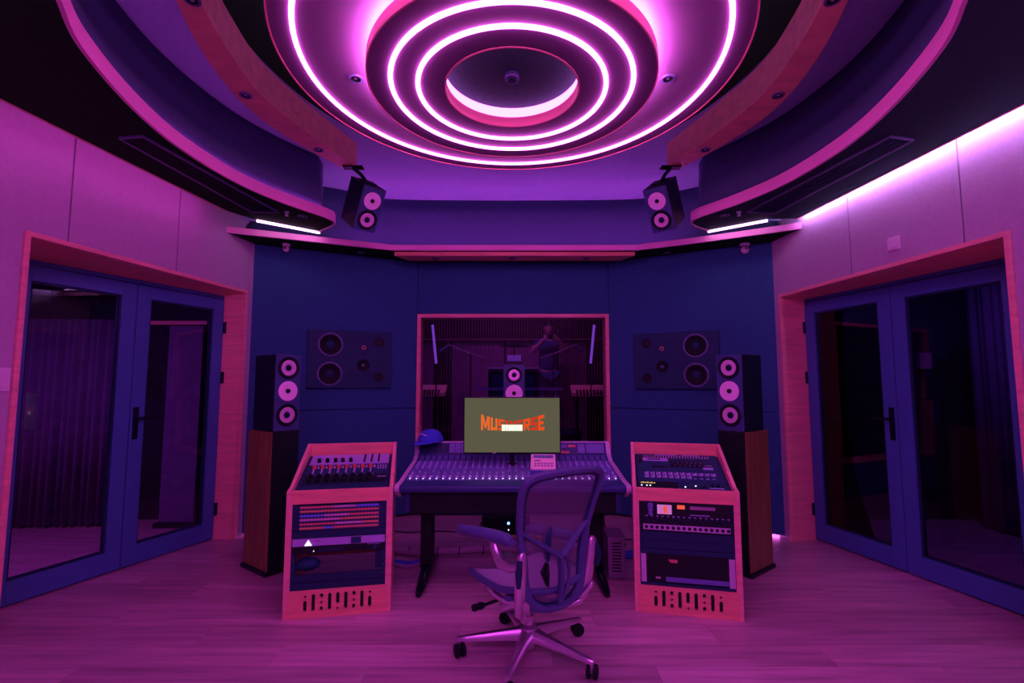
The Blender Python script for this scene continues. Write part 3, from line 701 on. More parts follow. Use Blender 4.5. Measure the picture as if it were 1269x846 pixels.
for a in (.10, .15, .20, .245, .295):
    m = MB(); slknob(m, a, .375, .012, .013, .024); Q.put(m, 'knob', 'kblack', smooth=True)
for a in (.375, .42, .465): Q.put(slp(a, a + .012, .36, .465, .012, .018), 'slider', 'kblack', .001)
Q.put(slp(.18, .235, .435, .455, .012, .0135), 'badge', 'strip_p')
u = own('mixer_unit', 'eight-channel navy mixer with red knobs in the slanted top of the left rack', 'audio module', tl, .29, .25, .76); Q = Loc(tl, u)
Q.put(slp(XA, XB, .09, .335, .001, .010), 'front_plate', 'monf', .002)
Q.put(slp(XA + .005, XB - .005, .095, .200, .010, .013), 'lower_strip', 'kblack', .001)
mk = {'kred': MB(), 'knob': MB(), 'kblack': MB(), 'ring': MB()}
for k in range(8):
    a = .085 + k * .049
    m = MB(); slknob(m, a, .295, .010, .013, .016); Q.put(m, 'red_knob', 'kred', smooth=True); slknob(mk['knob'], a + .024, .290, .010, .006, .014, 8); slknob(mk['knob'], a + .002, .250, .010, .006, .016, 8); slknob(mk['knob'], a + .002, .222, .010, .006, .012, 8)
    for b_ in (.175, .120): m = MB(); slknob(m, a, b_, .013, .013, .020); Q.put(m, 'black_knob', 'kblack', smooth=True)
    slknob(mk['ring'], a + .022, .185, .013, .005, .008, 8)
for k in range(8): slknob(mk['knob'], .475 + (k % 4) * .016, .27 + (k // 4) * .03, .010, .005, .008, 8)
for k, nm in (('knob', 'pale_knobs'), ('ring', 'rings')): Q.put(mk[k], nm, k, smooth=True)['kind'] = 'stuff'
Q.put(slp(.478, .53, .150, .160, .0135, .016), 'slot', 'lilac')
Q.put(slp(XA, XB, .0, .085, .001, .008), 'blank_plate', 'rackblack', .001)
# patch bays
lab = [[('strip_r', .0, .42), ('strip_p', .42, .7), ('strip_b', .7, 1)], [('strip_o', .0, .5), ('strip_r', .5, 1)], [('strip_b', 0, .3), ('strip_p', .3, .62), ('strip_r', .62, 1)],
       [('strip_p', 0, .5), ('strip_o', .5, 1)], [('strip_r', 0, .45), ('strip_p', .45, .8), ('strip_o', .8, 1)], [('strip_o', 0, .3), ('strip_b', .3, .42), ('strip_r', .42, 1)]]
for k in range(3):
    z1_ = .612 - k * .046
    u = own('patch_bay', ['topmost patch bay with red, pink and blue label strips in the left rack', 'middle patch bay with blue, pink and orange label strips in the left rack', 'lowest patch bay with red, orange and blue label strips in the left rack'][k], 'patch bay', tl, .29, 0, z1_ - .04, ); Q = Loc(tl, u)
    Q.put(MB().box(XA, XB, -.002, .03, z1_ - .044, z1_), 'front_plate', 'rackblack', .001)
    for j in range(2):
        zz = z1_ - .010 - j * .022
        for c, a, b in lab[2 * k + j]:
            Q.put(MB().box(.075 + a * .43, .075 + b * .43 - .001, -.0035, -.0015, zz - .0055, zz + .0055), 'label_strip', c)
        s_ = MB()
        for i in range(24): s_.lathe([(.0042, .0), (.0042, .002), (.002, .002), (.002, 0)], (.084 + i * .0182, -.002, zz - .0105), 'y', 6, cap=False)
        Q.put(s_, 'jacks', 'ring')['kind'] = 'stuff'
unit(tl, 'blank_panel', 'rackblack', XA, XB, .432, .470)
u = own('power_amplifier', 'lilac one-unit processor with white triangle mark in the left rack', 'audio module', tl, .29, 0, .385); Q = Loc(tl, u)
Q.put(MB().box(XA - .004, XB + .004, -.003, .20, .390, .430), 'front_plate', 'lilac', .001)
Q.put(MB().prism([(.105, .393), (.145, .393), (.125, .424)], -.0045, -.0028, lambda a, b, c: (a, c, b)), 'triangle_mark', 'whitelamp')
Q.put(MB().box(.355, .410, -.005, -.0025, .393, .428), 'display', 'monf')
Q.put(MB().box(.15, .19, -.0045, -.0028, .416, .420), 'printed_line', 'cablep')
u = own('audio_interface', 'black one-unit processor under the lilac one in the left rack', 'audio module', tl, .29, 0, .345); Q = Loc(tl, u)
Q.put(MB().box(XA - .004, XB + .004, -.003, .20, .350, .388), 'front_plate', 'kblack', .001)
g_ = MB()
for i in range(16): g_.box(.185 + i * .0085, .190 + i * .0085, -.004, -.0025, .357, .380)
Q.put(g_, 'vent_slots', 'rackblack')
Q.put(MB().lathe([(.003, 0), (.002, .002), (0, .002)], (.155, -.003, .362), 'y', 8, cap=False), 'indicator', 'whitelamp')
Q.put(MB().lathe([(.014, 0), (.012, .008), (0, .008)], (.49, -.003, .369), 'y', 14, cap=False), 'dial', 'rackblack')
Q.put(MB().box(.445, .52, -.004, -.0028, .383, .386), 'printed_line', 'lilac')
unit(tl, 'blank_panel', 'rackblack', XA, XB, .154, .190); unit(tl, 'blank_panel', 'rackblack', XA, XB, .193, .232)
unit(tl, 'rail_bracket', 'rackblack', XB - .05, XB, .24, .34, .02, .2)
tag(MB().box(0, .07, 0, .10, 0, .055).build('tmp', 'monf'), 'x', 'x') if False else None
u = own('headphones', 'dark headphone cup lying in the open bay of the left rack', 'headphones', tl, .10, .10, .232); Q = Loc(tl, u)
Q.put(MB().tube([(.06, .05, .265), (.10, .04, .285), (.155, .04, .285), (.175, .05, .270)], [.022, .034, .030, .018], 14), 'ear_cup', 'monf', smooth=True)
Q.put(MB().tube([(.07, .07, .25), (.11, .06, .243), (.15, .06, .25)], .010, 8), 'headband', 'monf', smooth=True)

# -------- right rack
tr = rack('equipment_rack', (.706, 2.943, 0), math.atan2(-.2187, .976), 'slanted wooden rack cabinet right of the console, with a black amplifier', True)
slbox(tr, 'desk_plate', 'rackblack', .022, W_ - .022, 0, .49, -.006, 0)
u = own('channel_unit', 'navy control surface with rows of pink buttons in the top of the right rack', 'audio module', tr, .29, .3, .8); Q = Loc(tr, u)
Q.put(slp(XA - .01, XB + .005, .105, .480, .001, .010), 'front_plate', 'monf', .002)
m = MB(); m2 = MB(); m3 = MB(); m4 = MB()
for k in range(24): m.prism([(.085 + k * .0175, .425), (.091 + k * .0175, .425), (.091 + k * .0175, .452), (.085 + k * .0175, .452)], .010, .014, SL)
Q.put(m, 'sliders', 'strip_p')['kind'] = 'stuff'
for k in range(12):
    for j in range(2):
        a = .078 + k * .036
        if j == 0 and k > 7: m3.prism([(a, .150), (a + .018, .150), (a + .018, .158), (a, .158)], .010, .013, SL); continue
        (m2).prism([(a, .150 + j * .040), (a + .026, .150 + j * .040), (a + .026, .180 + j * .040), (a, .180 + j * .040)], .010, .015, SL)
        slknob(m4, a + .008, .172 + j * .04, .015, .005, .003, 6)
Q.put(m2, 'buttons', 'lilac'); Q.put(m3, 'button_marks', 'lilac'); Q.put(m4, 'button_caps', 'kblack')
Q.put(slp(.075, .235, .375, .415, .010, .014), 'fader_bay', 'lilac', .001); Q.put(slp(.105, .19, .388, .402, .014, .015), 'fader_slot', 'kblack')
Q.put(slp(.052, .072, .36, .43, .010, .02), 'grip', 'kblack', .001)
Q.put(slp(.245, .45, .300, .385, .010, .012), 'display', 'kblack'); Q.put(slp(.13, .23, .285, .31, .010, .012), 'display', 'kblack')
Q.put(slp(.44, .50, .275, .30, .010, .0125), 'label_plate', 'lilac'); Q.put(slp(.46, .50, .325, .33, .010, .0125), 'printed_line', 'strip_p')
m = MB()
for k in range(7): slknob(m, .265 + k * .028, .350, .012, .006, .008, 8); slknob(m, .275 + k * .03, .318, .012, .005, .006, 8)
Q.put(m, 'small_knobs', 'ring')
Q.put(slp(.16, .30, .462, .470, .010, .0115), 'printed_line', 'lilac'); Q.put(slp(.33, .44, .462, .470, .010, .0115), 'printed_line', 'lilac')
u = own('outboard_unit', 'black module with yellow lettering at the lower left of the right rack desk', 'audio module', tr, .15, .08, .7); Q = Loc(tr, u)
Q.put(slp(XA - .01, .26, .005, .10, .001, .014), 'front_plate', 'kblack', .002)
m = MB()
for k in range(11): m.prism([(.05 + k * .008, .072), (.0545 + k * .008, .072), (.0545 + k * .008, .080 + .004 * (k % 3)), (.05 + k * .008, .080 + .004 * (k % 3))], .014, .0148, SL)
Q.put(m, 'lettering', 'ylamp')
m = MB()
for a in (.055, .085, .105): slknob(m, a, .045, .014, .005, .002, 8)
Q.put(m, 'indicators', 'whitelamp')
u = own('outboard_unit', 'dark blue module with two small lights at the lower right of the right rack desk', 'audio module', tr, .4, .08, .7); Q = Loc(tr, u)
Q.put(slp(.265, XB + .005, .005, .10, .001, .010), 'front_plate', 'rackblack', .002)
m = MB()
for a, b in ((.305, .05), (.365, .065), (.305, .02)): slknob(m, a, b, .010, .005, .003, 8)
Q.put(m, 'indicators', 'whitelamp'); m = MB()
for a, b in ((.36, .03), (.41, .05), (.46, .07), (.49, .07)): slknob(m, a, b, .010, .010, .012, 10)
Q.put(m, 'knobs', 'kblack'); Q.put(slp(.44, .52, .04, .05, .010, .012), 'badge', 'lilac')
# recorder with screens
u = own('recorder_unit', 'black multitrack recorder with pink screen and a row of sockets in the right rack', 'recorder', tr, .29, 0, .48); Q = Loc(tr, u)
Q.put(MB().box(XA - .004, XB + .004, -.003, .22, .455, .615), 'front_plate', 'kblack', .002)
Q.put(MB().box(.135, .215, -.005, -.0025, .553, .605), 'screen', 'pdisp'); Q.put(MB().box(.170, .190, -.006, -.0045, .558, .598), 'screen_bar', 'rlamp')
Q.put(MB().box(.245, .287, -.0045, -.0025, .585, .607), 'red_display', 'rlamp')
Q.put(MB().box(.315, .45, -.0045, -.0025, .585, .603), 'level_meter', 'cablep'); Q.put(MB().box(.315, .42, -.0045, -.0025, .552, .557), 'printed_line', 'lilac')
m = MB()
for k in range(3): m.lathe([(.017 - k * .002, 0), (.012, .003), (0, .003)], (.098, -.003, .598 - k * .022), 'y', 12, cap=False)
Q.put(m, 'dials', 'consol')
m = MB(); m2 = MB(); m3 = MB()
for k in range(16):
    x = .073 + k * .0295
    m.tube([(x, -.003, .530), (x, -.014, .528)], [.008, .006], 8); m.tube([(x + .012, -.003, .510), (x + .012, -.012, .509)], [.007, .005], 8)
    m2.tube([(x - .003, -.003, .541), (x + .008, -.008, .541)], .0025, 5)
    m3.tube([(x, -.0045, .478), (x, -.0065, .478)], .0095, 12)
Q.put(m, 'knobs', 'rackblack', smooth=True); Q.put(m2, 'knob_marks', 'lilac'); Q.put(MB().box(.055, XB - .012, -.0045, -.0025, .463, .494), 'socket_strip', 'consil')
Q.put(m3, 'sockets', 'kblack')
unit(tr, 'blank_panel', 'rackblack', XA, XB, .407, .452); unit(tr, 'blank_panel', 'rackblack', XA, XB, .360, .405); unit(tr, 'blank_panel', 'rackblack', XA, XB, .330, .357)
u = own('power_amplifier', 'black power amplifier with lilac ears and red badge at the bottom of the right rack', 'amplifier', tr, .29, 0, .17); Q = Loc(tr, u)
Q.put(MB().box(.068, XB - .025, .006, .30, .170, .325), 'body', 'kblack', .002)
for a, b in ((XA - .004, .068), (XB - .025, XB + .006)):
    Q.put(MB().box(a, b, -.004, .006, .170, .325), 'rack_ear', 'consil', .001)
Q.put(MB().box(.175, XB - .026, .0, .006, .178, .203), 'lower_bar', 'consol', .001)
Q.put(MB().prism([(.19, .300), (.24, .300), (.24, .283), (.20, .283)], .003, .0058, lambda a, b, c: (a, c, b)), 'red_badge', 'strip_r')
Q.put(MB().box(.12, .145, .004, .0058, .190, .200), 'badge', 'strip_p')
unit(tr, 'blank_panel', 'rackblack', XA, XB, .153, .168)

# ================================================================== MIXING CONSOLE
cs = thing('mixing_console', 'wide multi-channel mixing console on black legs in front of the window', 'mixing console', (0, 3.1, 0))
XO = .005
ofs = lambda x: x + XO
HW = .715
prof = [(3.035, .640), (3.02, .655), (3.022, .676), (3.045, .688), (3.16, .694), (3.40, .728), (3.58, .752), (3.65, .790), (3.695, .872), (3.73, .874), (3.75, .60), (3.12, .60)]
for sx in (-1, 1):
    a, b = sorted((ofs(sx * HW), ofs(sx * (HW - .038))))
    # the cheeks lean in towards the back: taper along depth
    def ck(p, q, z, sx=sx):
        k = max(0, (p - 3.02)) / .73
        return (ofs(sx * (HW - (0 if z > 0 else .030) + .0 * k)), p, q)
    MB().prism(prof, 0, 1, ck).build('side_cheek', 'consil', cs, world=True, bevel=.004)
MB().prism([(3.022, .645), (3.022, .678), (3.045, .688), (3.165, .694), (3.165, .645)], ofs(-HW + .03), ofs(HW - .03), lambda a, b, z: (z, a, b)).build('arm_rest', 'console2', cs, world=True, bevel=.010, seg=3)
MB().box(ofs(-HW + .075), ofs(HW - .075), 3.09, 3.70, .505, .652).build('body', 'blackm', cs, world=True, bevel=.01)
MB().prism([(3.165, .66), (3.165, .688), (3.58, .746), (3.645, .785), (3.69, .862), (3.72, .862), (3.72, .62)], ofs(-HW + .03), ofs(HW - .03), lambda a, b, z: (z, a, b)).build('chassis', 'console2', cs, world=True)
for sx in (-1, 1):
    MB().box(ofs(sx * .645) - .016, ofs(sx * .645) + .016, 3.08, 3.14, .52, .64).build('corner_post', 'console2', cs, world=True, bevel=.004)
# channel strips
slope = math.atan2(.746 - .688, 3.58 - 3.165)
def SP(x, b, c): return (x, 3.165 + b * cos(slope) - c * sin(slope), .688 + b * sin(slope) + c * cos(slope))
b2 = math.atan2(.862 - .785, 3.69 - 3.645)
def BR(x, b, c): return (x, 3.645 + b * cos(b2) - c * sin(b2), .785 + b * sin(b2) + c * cos(b2))
NCH = 32; cw = (2 * HW - .08) / NCH
prot = None
for k in range(NCH):
    xc = ofs(-HW + .04 + cw * (k + .5))
    if prot is None:
        x_ = xc
        s1 = MB().prism([(-cw / 2 + .0012, .002), (cw / 2 - .0012, .002), (cw / 2 - .0012, .415), (-cw / 2 + .0012, .415)], .001, .006, SP).build('channel_strip', 'consol', cs)
        m = MB()
        for j, bb in enumerate((.36, .33, .30, .27, .24)): m.tube([SP(0, bb, .005), SP(0, bb, .022)], [.0055, .0045], 6)
        a1 = m.build('knob_column', 'lilac', s1)
        a2 = MB().tube([SP(0, .055, .005), SP(0, .055, .016)], [.011, .009], 12).build('round_knob', 'knob', s1, smooth=True)
        a3 = MB().prism([(-.006, .10), (.006, .10), (.006, .125), (-.006, .125)], .006, .020, SP).build('fader_cap', 'lilac', s1)
        m = MB(); m.prism([(-.0012, .08), (.0012, .08), (.0012, .21), (-.0012, .21)], .006, .0068, SP)
        for j in range(4): m.prism([(-.007, .385 + j * .0), (.007, .385), (.007, .392), (-.007, .392)], .006, .009, SP)
        a4 = m.build('fader_slot', 'kblack', s1)
        a5 = MB().tube([SP(.0, .025, .005), SP(.0, .025, .009)], .0035, 6).build('indicator', 'whitelamp', s1)
        for q in (s1, a1, a2, a3, a4, a5): q.data.transform(Matrix.Identity(4))
        prot = (s1, [a1, a2, a3, a4, a5]); s1.location = (xc - cs.location.x, -cs.location.y, 0)
        # shift: mesh is in world y, z with x about zero; parent is at y=3.1
    else:
        s_ = prot[0].copy(); COL.objects.link(s_); s_.parent = cs; s_.location = (xc - cs.location.x, -cs.location.y, 0)
        for c in prot[1]:
            d_ = c.copy(); COL.objects.link(d_); d_.parent = s_
            if c.name.startswith('fader_cap'): d_.location.y = random.choice((0, 0, .03, .06, .012))
# upper button grid and meter bridge
m = MB(); m2 = MB()
for k in range(NCH):
    xc = ofs(-HW + .04 + cw * (k + .5))
    for j in range(3): m.prism([(xc - .014, .008 + j * .019), (xc + .014, .008 + j * .019), (xc + .014, .020 + j * .019), (xc - .014, .020 + j * .019)], .001, .004, lambda a, b, c: (a, 3.583 + b * .87 - c * .5, .748 + b * .5 + c * .87))
m.build('button_grid', 'consol', cs, world=True)['kind'] = 'stuff'
for k in range(NCH):
    if 24 <= k <= 31: continue
    xc = ofs(-HW + .04 + cw * (k + .5))
    MB().prism([(xc - cw / 2 + .002, .012), (xc + cw / 2 - .003, .012), (xc + cw / 2 - .003, .082), (xc - cw / 2 + .002, .082)], .001, .005, BR).build('meter', 'consol' if k > 4 else 'rackblack', cs, world=True)
x = ofs(-HW + .04 + cw * 24)
for a, b, c0, c1, mm in ((0, .06, .05, .075, 'consol'), (.07, .125, .055, .073, 'strip_r'), (.01, .075, .008, .024, 'strip_r'), (.14, .19, .01, .08, 'consol'), (.20, .33, .01, .08, 'consol')):
    MB().prism([(x + a, c0), (x + b, c0), (x + b, c1), (x + a, c1)], .001, .005, BR).build('master_display', mm, cs, world=True)
MB().box(ofs(-HW + .03), ofs(HW - .03), 3.690, 3.728, .862, .872).build('bridge_cap', 'consil', cs, world=True, bevel=.002)
# legs: column and long foot
for sx in (-1, 1):
    lx = ofs(sx * .575)
    lg = MB().box(lx - .045, lx + .035, 3.40, 3.52, .06, .52).build('leg', 'blackm', cs, world=True, bevel=.012)
    ft = MB().tube([(lx - sx * .0, 3.11, .018), (lx, 3.16, .026), (lx, 3.40, .065), (lx, 3.52, .065), (lx, 3.74, .030), (lx, 3.80, .018)], [.017, .026, .040, .040, .026, .017], 12)
    ft.build('foot', 'blackgloss', lg, world=True, smooth=True)

# ---- the screen
sc_ = thing('display_screen', 'flat screen on the console showing orange studio lettering on olive', 'screen', (0, 3.42, .74))
X0, X1, Z0, Z1 = -.333, .334, .822, 1.207
MB().box(X0, X1, 3.42, 3.445, Z0, Z1).build('bezel', 'blackgloss', sc_, world=True, bevel=.003)
MB().box(X0 + .007, X1 - .007, 3.4185, 3.42, Z0 + .009, Z1 - .007).build('display', 'screen', sc_, world=True)
MB().box(-.10, .10, 3.445, 3.47, .86, 1.10).build('rear_housing', 'blackm', sc_, world=True)
MB().cyl((0, 3.46, .74), (0, 3.46, .95), .016).build('stand_pole', 'blackm', sc_, world=True)
MB().box(-.03, .03, 3.44, 3.48, .744, .752).build('stand_foot', 'blackm', sc_, world=True)
MB().box(-.025 - .11, .0 - .11, 3.4175, 3.419, Z0 + .0025, Z0 + .007).build('maker_mark', 'white', sc_, world=True)
def letters(body, width, height, m, nm, parent, loc, warp=None, bold=.03):
    cu = bpy.data.curves.new(nm, 'FONT'); cu.body = body; cu.size = 1; cu.offset = bold; cu.extrude = .01; cu.align_x = 'CENTER'; cu.space_character = 1.08
    tmp = bpy.data.objects.new('tmp_text', cu); COL.objects.link(tmp); bpy.context.view_layer.update()
    me = bpy.data.meshes.new_from_object(tmp.evaluated_get(bpy.context.evaluated_depsgraph_get())); bpy.data.objects.remove(tmp)
    xs = [v.co.x for v in me.vertices]; ys = [v.co.y for v in me.vertices]; xa, xb, ya, yb = min(xs), max(xs), min(ys), max(ys)
    for v in me.vertices:
        a = (v.co.x - (xa + xb) / 2) / (xb - xa); b = (v.co.y - ya) / (yb - ya)
        hh = height * (warp(a) if warp else 1)
        v.co = Vector((a * width, -v.co.z * .05, b * hh))
    me.materials.clear(); me.materials.append(M[m]); me.name = nm
    o = bpy.data.objects.new(nm, me); COL.objects.link(o); o.parent = parent
    o.location = Vector(loc) - parent.location; return o
GL = dict(
 M=[[(0, 0), (.24, 0), (.24, 1), (0, 1)], [(.76, 0), (1, 0), (1, 1), (.76, 1)], [(.0, 1), (.30, 1), (.60, .15), (.42, .15)], [(1, 1), (.70, 1), (.40, .15), (.58, .15)]],
 U=[[(0, 0), (.32, 0), (.32, 1), (0, 1)], [(.68, 0), (1, 0), (1, 1), (.68, 1)], [(0, 0), (1, 0), (1, .24), (0, .24)]],
 S=[[(0, 0), (1, 0), (1, .22), (0, .22)], [(0, .39), (1, .39), (1, .61), (0, .61)], [(0, .78), (1, .78), (1, 1), (0, 1)], [(.68, 0), (1, 0), (1, .61), (.68, .61)], [(0, .39), (.32, .39), (.32, 1), (0, 1)]],
 I=[[(.1, 0), (.9, 0), (.9, 1), (.1, 1)]],
 V=[[(0, 1), (.34, 1), (.64, 0), (.36, 0)], [(1, 1), (.66, 1), (.36, 0), (.64, 0)]],
 E=[[(0, 0), (.32, 0), (.32, 1), (0, 1)], [(0, 0), (1, 0), (1, .22), (0, .22)], [(0, .39), (.85, .39), (.85, .60), (0, .60)], [(0, .78), (1, .78), (1, 1), (0, 1)]],
 R=[[(0, 0), (.32, 0), (.32, 1), (0, 1)], [(0, .78), (1, .78), (1, 1), (0, 1)], [(0, .36), (1, .36), (1, .57), (0, .57)], [(.68, .36), (1, .36), (1, 1), (.68, 1)], [(.34, .4), (.64, .4), (1, 0), (.68, 0)]],
 T=[[(0, .78), (1, .78), (1, 1), (0, 1)], [(.34, 0), (.66, 0), (.66, 1), (.34, 1)]],
 D=[[(0, 0), (.3, 0), (.3, 1), (0, 1)], [(0, 0), (.85, 0), (1, .2), (0, .2)], [(0, .8), (1, .8), (.85, 1), (0, 1)], [(.7, .1), (1, .2), (1, .8), (.7, .9)]],
 O=[[(0, 0), (.3, 0), (.3, 1), (0, 1)], [(.7, 0), (1, 0), (1, 1), (.7, 1)], [(0, 0), (1, 0), (1, .2), (0, .2)], [(0, .8), (1, .8), (1, 1), (0, 1)]])
def word(txt, widths, xa, xb, zb, ht, warp, y_, mats, nm, gap=.12):
    tot = sum(widths) + gap * (len(txt) - 1); k_ = (xb - xa) / tot; x = xa
    for i, (ch_, wd) in enumerate(zip(txt, widths)):
        m = MB()
        for j, q in enumerate(GL[ch_]):
            P = []
            for a, b in q:
                X = x + a * wd * k_; t_ = ((X - xa) / (xb - xa) - .5) * 2; P.append((X, zb + b * ht * warp(t_)))
            m.prism(P, y_ - .0004 - .00008 * j, y_, lambda a, b, c: (a, c, b))
        m.build(nm, mats[i % len(mats)], sc_, world=True)
        x += (wd + gap) * k_
word('MUSIVERSE', [1.25, .95, .9, .42, .95, .8, .95, .9, .85], -.213, .222, .980, .108, lambda t: .60 + .40 * abs(t) ** 1.5, 3.4183, ['txta', 'txta', 'txt', 'txt2', 'txt2', 'txt2', 'txt', 'txt2', 'txt'], 'letter')
MB().box(-.071, .073, 3.4168, 3.4172, .975, 1.019).build('lettering_plate', 'txtg', sc_, world=True)
word('STUDIOS', [.9, .9, .9, .9, .45, .9, .9], -.066, .068, .980, .034, lambda t: 1, 3.4166, ['txtw'], 'small_letter', .22)

# ---- drum machine on the console
dm = thing('drum_machine', 'small beige drum machine with blue base lying on the console', 'drum machine', (.192, 3.20, .716), R(-4), R(20))
MB().box(-.072, .085, 0, .19, -.004, .034).build('base', 'bluep', dm, bevel=.003)
MB().box(-.075, .088, -.002, .194, .034, .048).build('top_case', 'beige', dm, bevel=.004)
MB().box(-.058, .072, .138, .178, .046, .0495).build('display', 'consol', dm)
m = MB()
for k in range(6):
    for j in range(2): m.box(-.050 + k * .021, -.035 + k * .021, .028 + j * .030, .046 + j * .030, .046, .050)
m.build('buttons', 'cablep', dm); MB().box(-.052, -.01, .098, .108, .046, .049).build('label_bar', 'kblack', dm)

# ---- cap
cp = thing('baseball_cap', 'blue baseball cap with small white stitching on the left end of the console', 'cap', (-.605, 3.70, .874), R(-24))
dome = MB(); rows = 9; seg = 24; vs = []
for i in range(rows + 1):
    a = (pi / 2) * i / rows
    for j in range(seg): vs.append((.092 * cos(a) * cos(2 * pi * j / seg), .105 * cos(a) * sin(2 * pi * j / seg), .105 * sin(a) ** .9))
fs = [(i * seg + j, i * seg + (j + 1) % seg, (i + 1) * seg + (j + 1) % seg, (i + 1) * seg + j) for i in range(rows) for j in range(seg)]
vs = [(x * 1.0, y, z * .86) for x, y, z in vs]; dome.add(vs, fs).build('crown', 'cap', cp, smooth=True)
br = MB(); vs = []; n = 14
for i in range(n + 1):
    a = pi + pi * i / n
    for r_ in (.98, 1.0 + .75 * sin(pi * i / n)):
        vs.append((.09 * cos(a) * (1 if r_ < 1 else 1.02), .104 * sin(a) * r_, .006 - (r_ - .98) * .015))
br.add(vs, [(2 * i, 2 * i + 1, 2 * i + 3, 2 * i + 2) for i in range(n)])
o = br.build('brim', 'cap', cp, smooth=True); s_ = o.modifiers.new('solid', 'SOLIDIFY'); s_.thickness = .004
m = MB(); pts = [(-.035 + k * .007, -math.sqrt(max(0, 1 - ((-.035 + k * .007) / .092) ** 2)) * .105 * .82 - .006, .064 + .006 * sin(k * .5)) for k in range(10)]; pts = [(x, y - .004, z * .86) for x, y, z in pts]
m.tube(pts, .0035, 6).build('stitching', 'caplight', cp)
MB().tube([(-.045, -.083, .062), (-.037, -.087, .064)], .004, 6).build('red_stitching', 'kred', cp)

# ---- computer box on the floor by the right leg
cb = thing('computer_box', 'grey upright box on the floor beside the right console leg', 'computer', (.70, 3.40, 0), R(-3))
MB().box(-.058, .058, 0, .22, .006, .275).build('case', 'box', cb, bevel=.004)
m = MB()
for k in range(10): m.box(-.030, .030, -.0015, .0005, .05 + k * .02, .058 + k * .02)
m.build('vent_slots', 'blackm', cb); MB().box(-.05, .05, .02, .20, 0, .006).build('foot', 'rubber', cb)
# ---- unit with blue light on the floor below the console
ub = thing('subwoofer', 'black box with a blue light on the floor beneath the console', 'device', (-.06, 4.36, 0))
MB().box(-.20, .17, 0, .28, .012, .155).build('body', 'blackm', ub, bevel=.006)
MB().lathe([(.012, 0), (.010, .003), (0, .003)], (.03, -.001, .10), 'y', 14, cap=False).build('blue_light', 'bluelamp', ub)
MB().lathe([(.006, 0), (.005, .003), (0, .003)], (.03, -.001, .045), 'y', 10, cap=False).build('white_light', 'whitelamp', ub)
MB().box(-.20, .17, .02, .26, 0, .012).build('foot', 'rubber', ub)
ps = MB().box(-.12, .30, 4.20, 4.26, 0, .03).build('power_strip', 'strip_o', bevel=.005); tag(ps, 'orange power strip on the floor under the console', 'power strip')
# ---- cables
def cable(pts, r, m, label, nm='cable', k=6):
    o = MB().tube(spline(pts, k), r, 8).build(nm, m, smooth=True); tag(o, label, 'cable', 'cables on the floor under the console'); return o
bu = thing('cable_bundle', 'thick sleeved cable bundle with black ties on the floor under the console', 'cable bundle', (-.3, 3.86, 0))
MB().tube(spline([(-1.05, 4.04, .03), (-.90, 3.90, .03), (-.72, 3.83, .035), (-.45, 3.85, .04), (-.15, 3.90, .04), (.15, 3.88, .035)], 8), .028, 12).build('sleeve', 'cablep', bu, world=True, smooth=True)
for x, yy in ((-.78, 3.845), (-.56, 3.837), (-.40, 3.855), (-.22, 3.889)):
    MB().tube([(x - .004, yy, .036), (x + .004, yy + .001, .036)], .032, 12).build('cable_tie', 'cable', bu, world=True)
for k in range(5):
    cable([(-1.00 + k * .03, 3.74 - k * .024, .010), (-.86, 3.725 - .024 * k, .010 + .002 * k), (-.74, 3.69 - .024 * k, .010), (-.665, 3.74 - .024 * k, .010)], .009, 'cableb' if k < 3 else 'cablep', ['farthest blue cable beside the left console leg', 'middle blue cable beside the left console leg', 'nearest blue cable beside the left console leg', 'farther pale cable beside the left console leg', 'nearest pale cable beside the left console leg'][k])
for k in range(5):
    cable([(.66, 3.96 - .03 * k, .012), (.74, 3.92 - .03 * k, .012), (.86, 3.90 - .03 * k, .012), (1.00, 3.96 - .03 * k, .012)], .009, 'cableb', ['farthest', 'second farthest', 'middle', 'second nearest', 'nearest'][k] + ' blue cable on the floor behind the grey box')
cable([(.66, 3.62, .50), (.68, 3.75, .30), (.76, 3.9, .05), (.92, 4.1, .008)], .005, 'cable', 'thin black cable hanging down by the right console leg')
cable([(.62, 4.3, .006), (.85, 4.18, .006), (1.0, 4.22, .006), (1.25, 4.0, .006)], .006, 'cable', 'thin dark cable on the floor behind the right rack')
cable([(-.20, 4.40, .12), (-.27, 4.34, .10), (-.24, 4.28, .03), (-.12, 4.25, .010)], .006, 'cable', 'dark cable looping at the left of the black box')
cable([(-1.2, 4.5, .006), (-.9, 4.42, .006), (-.7, 4.46, .006), (-.3, 4.40, .006)], .005, 'cable', 'thin dark cable running along the floor at the left, far behind the console')

# ================================================================== CHAIR
ch = thing('office_chair', 'grey mesh office chair with polished arms, turned left before the console', 'chair', (.08, 2.48, 0), R(35))
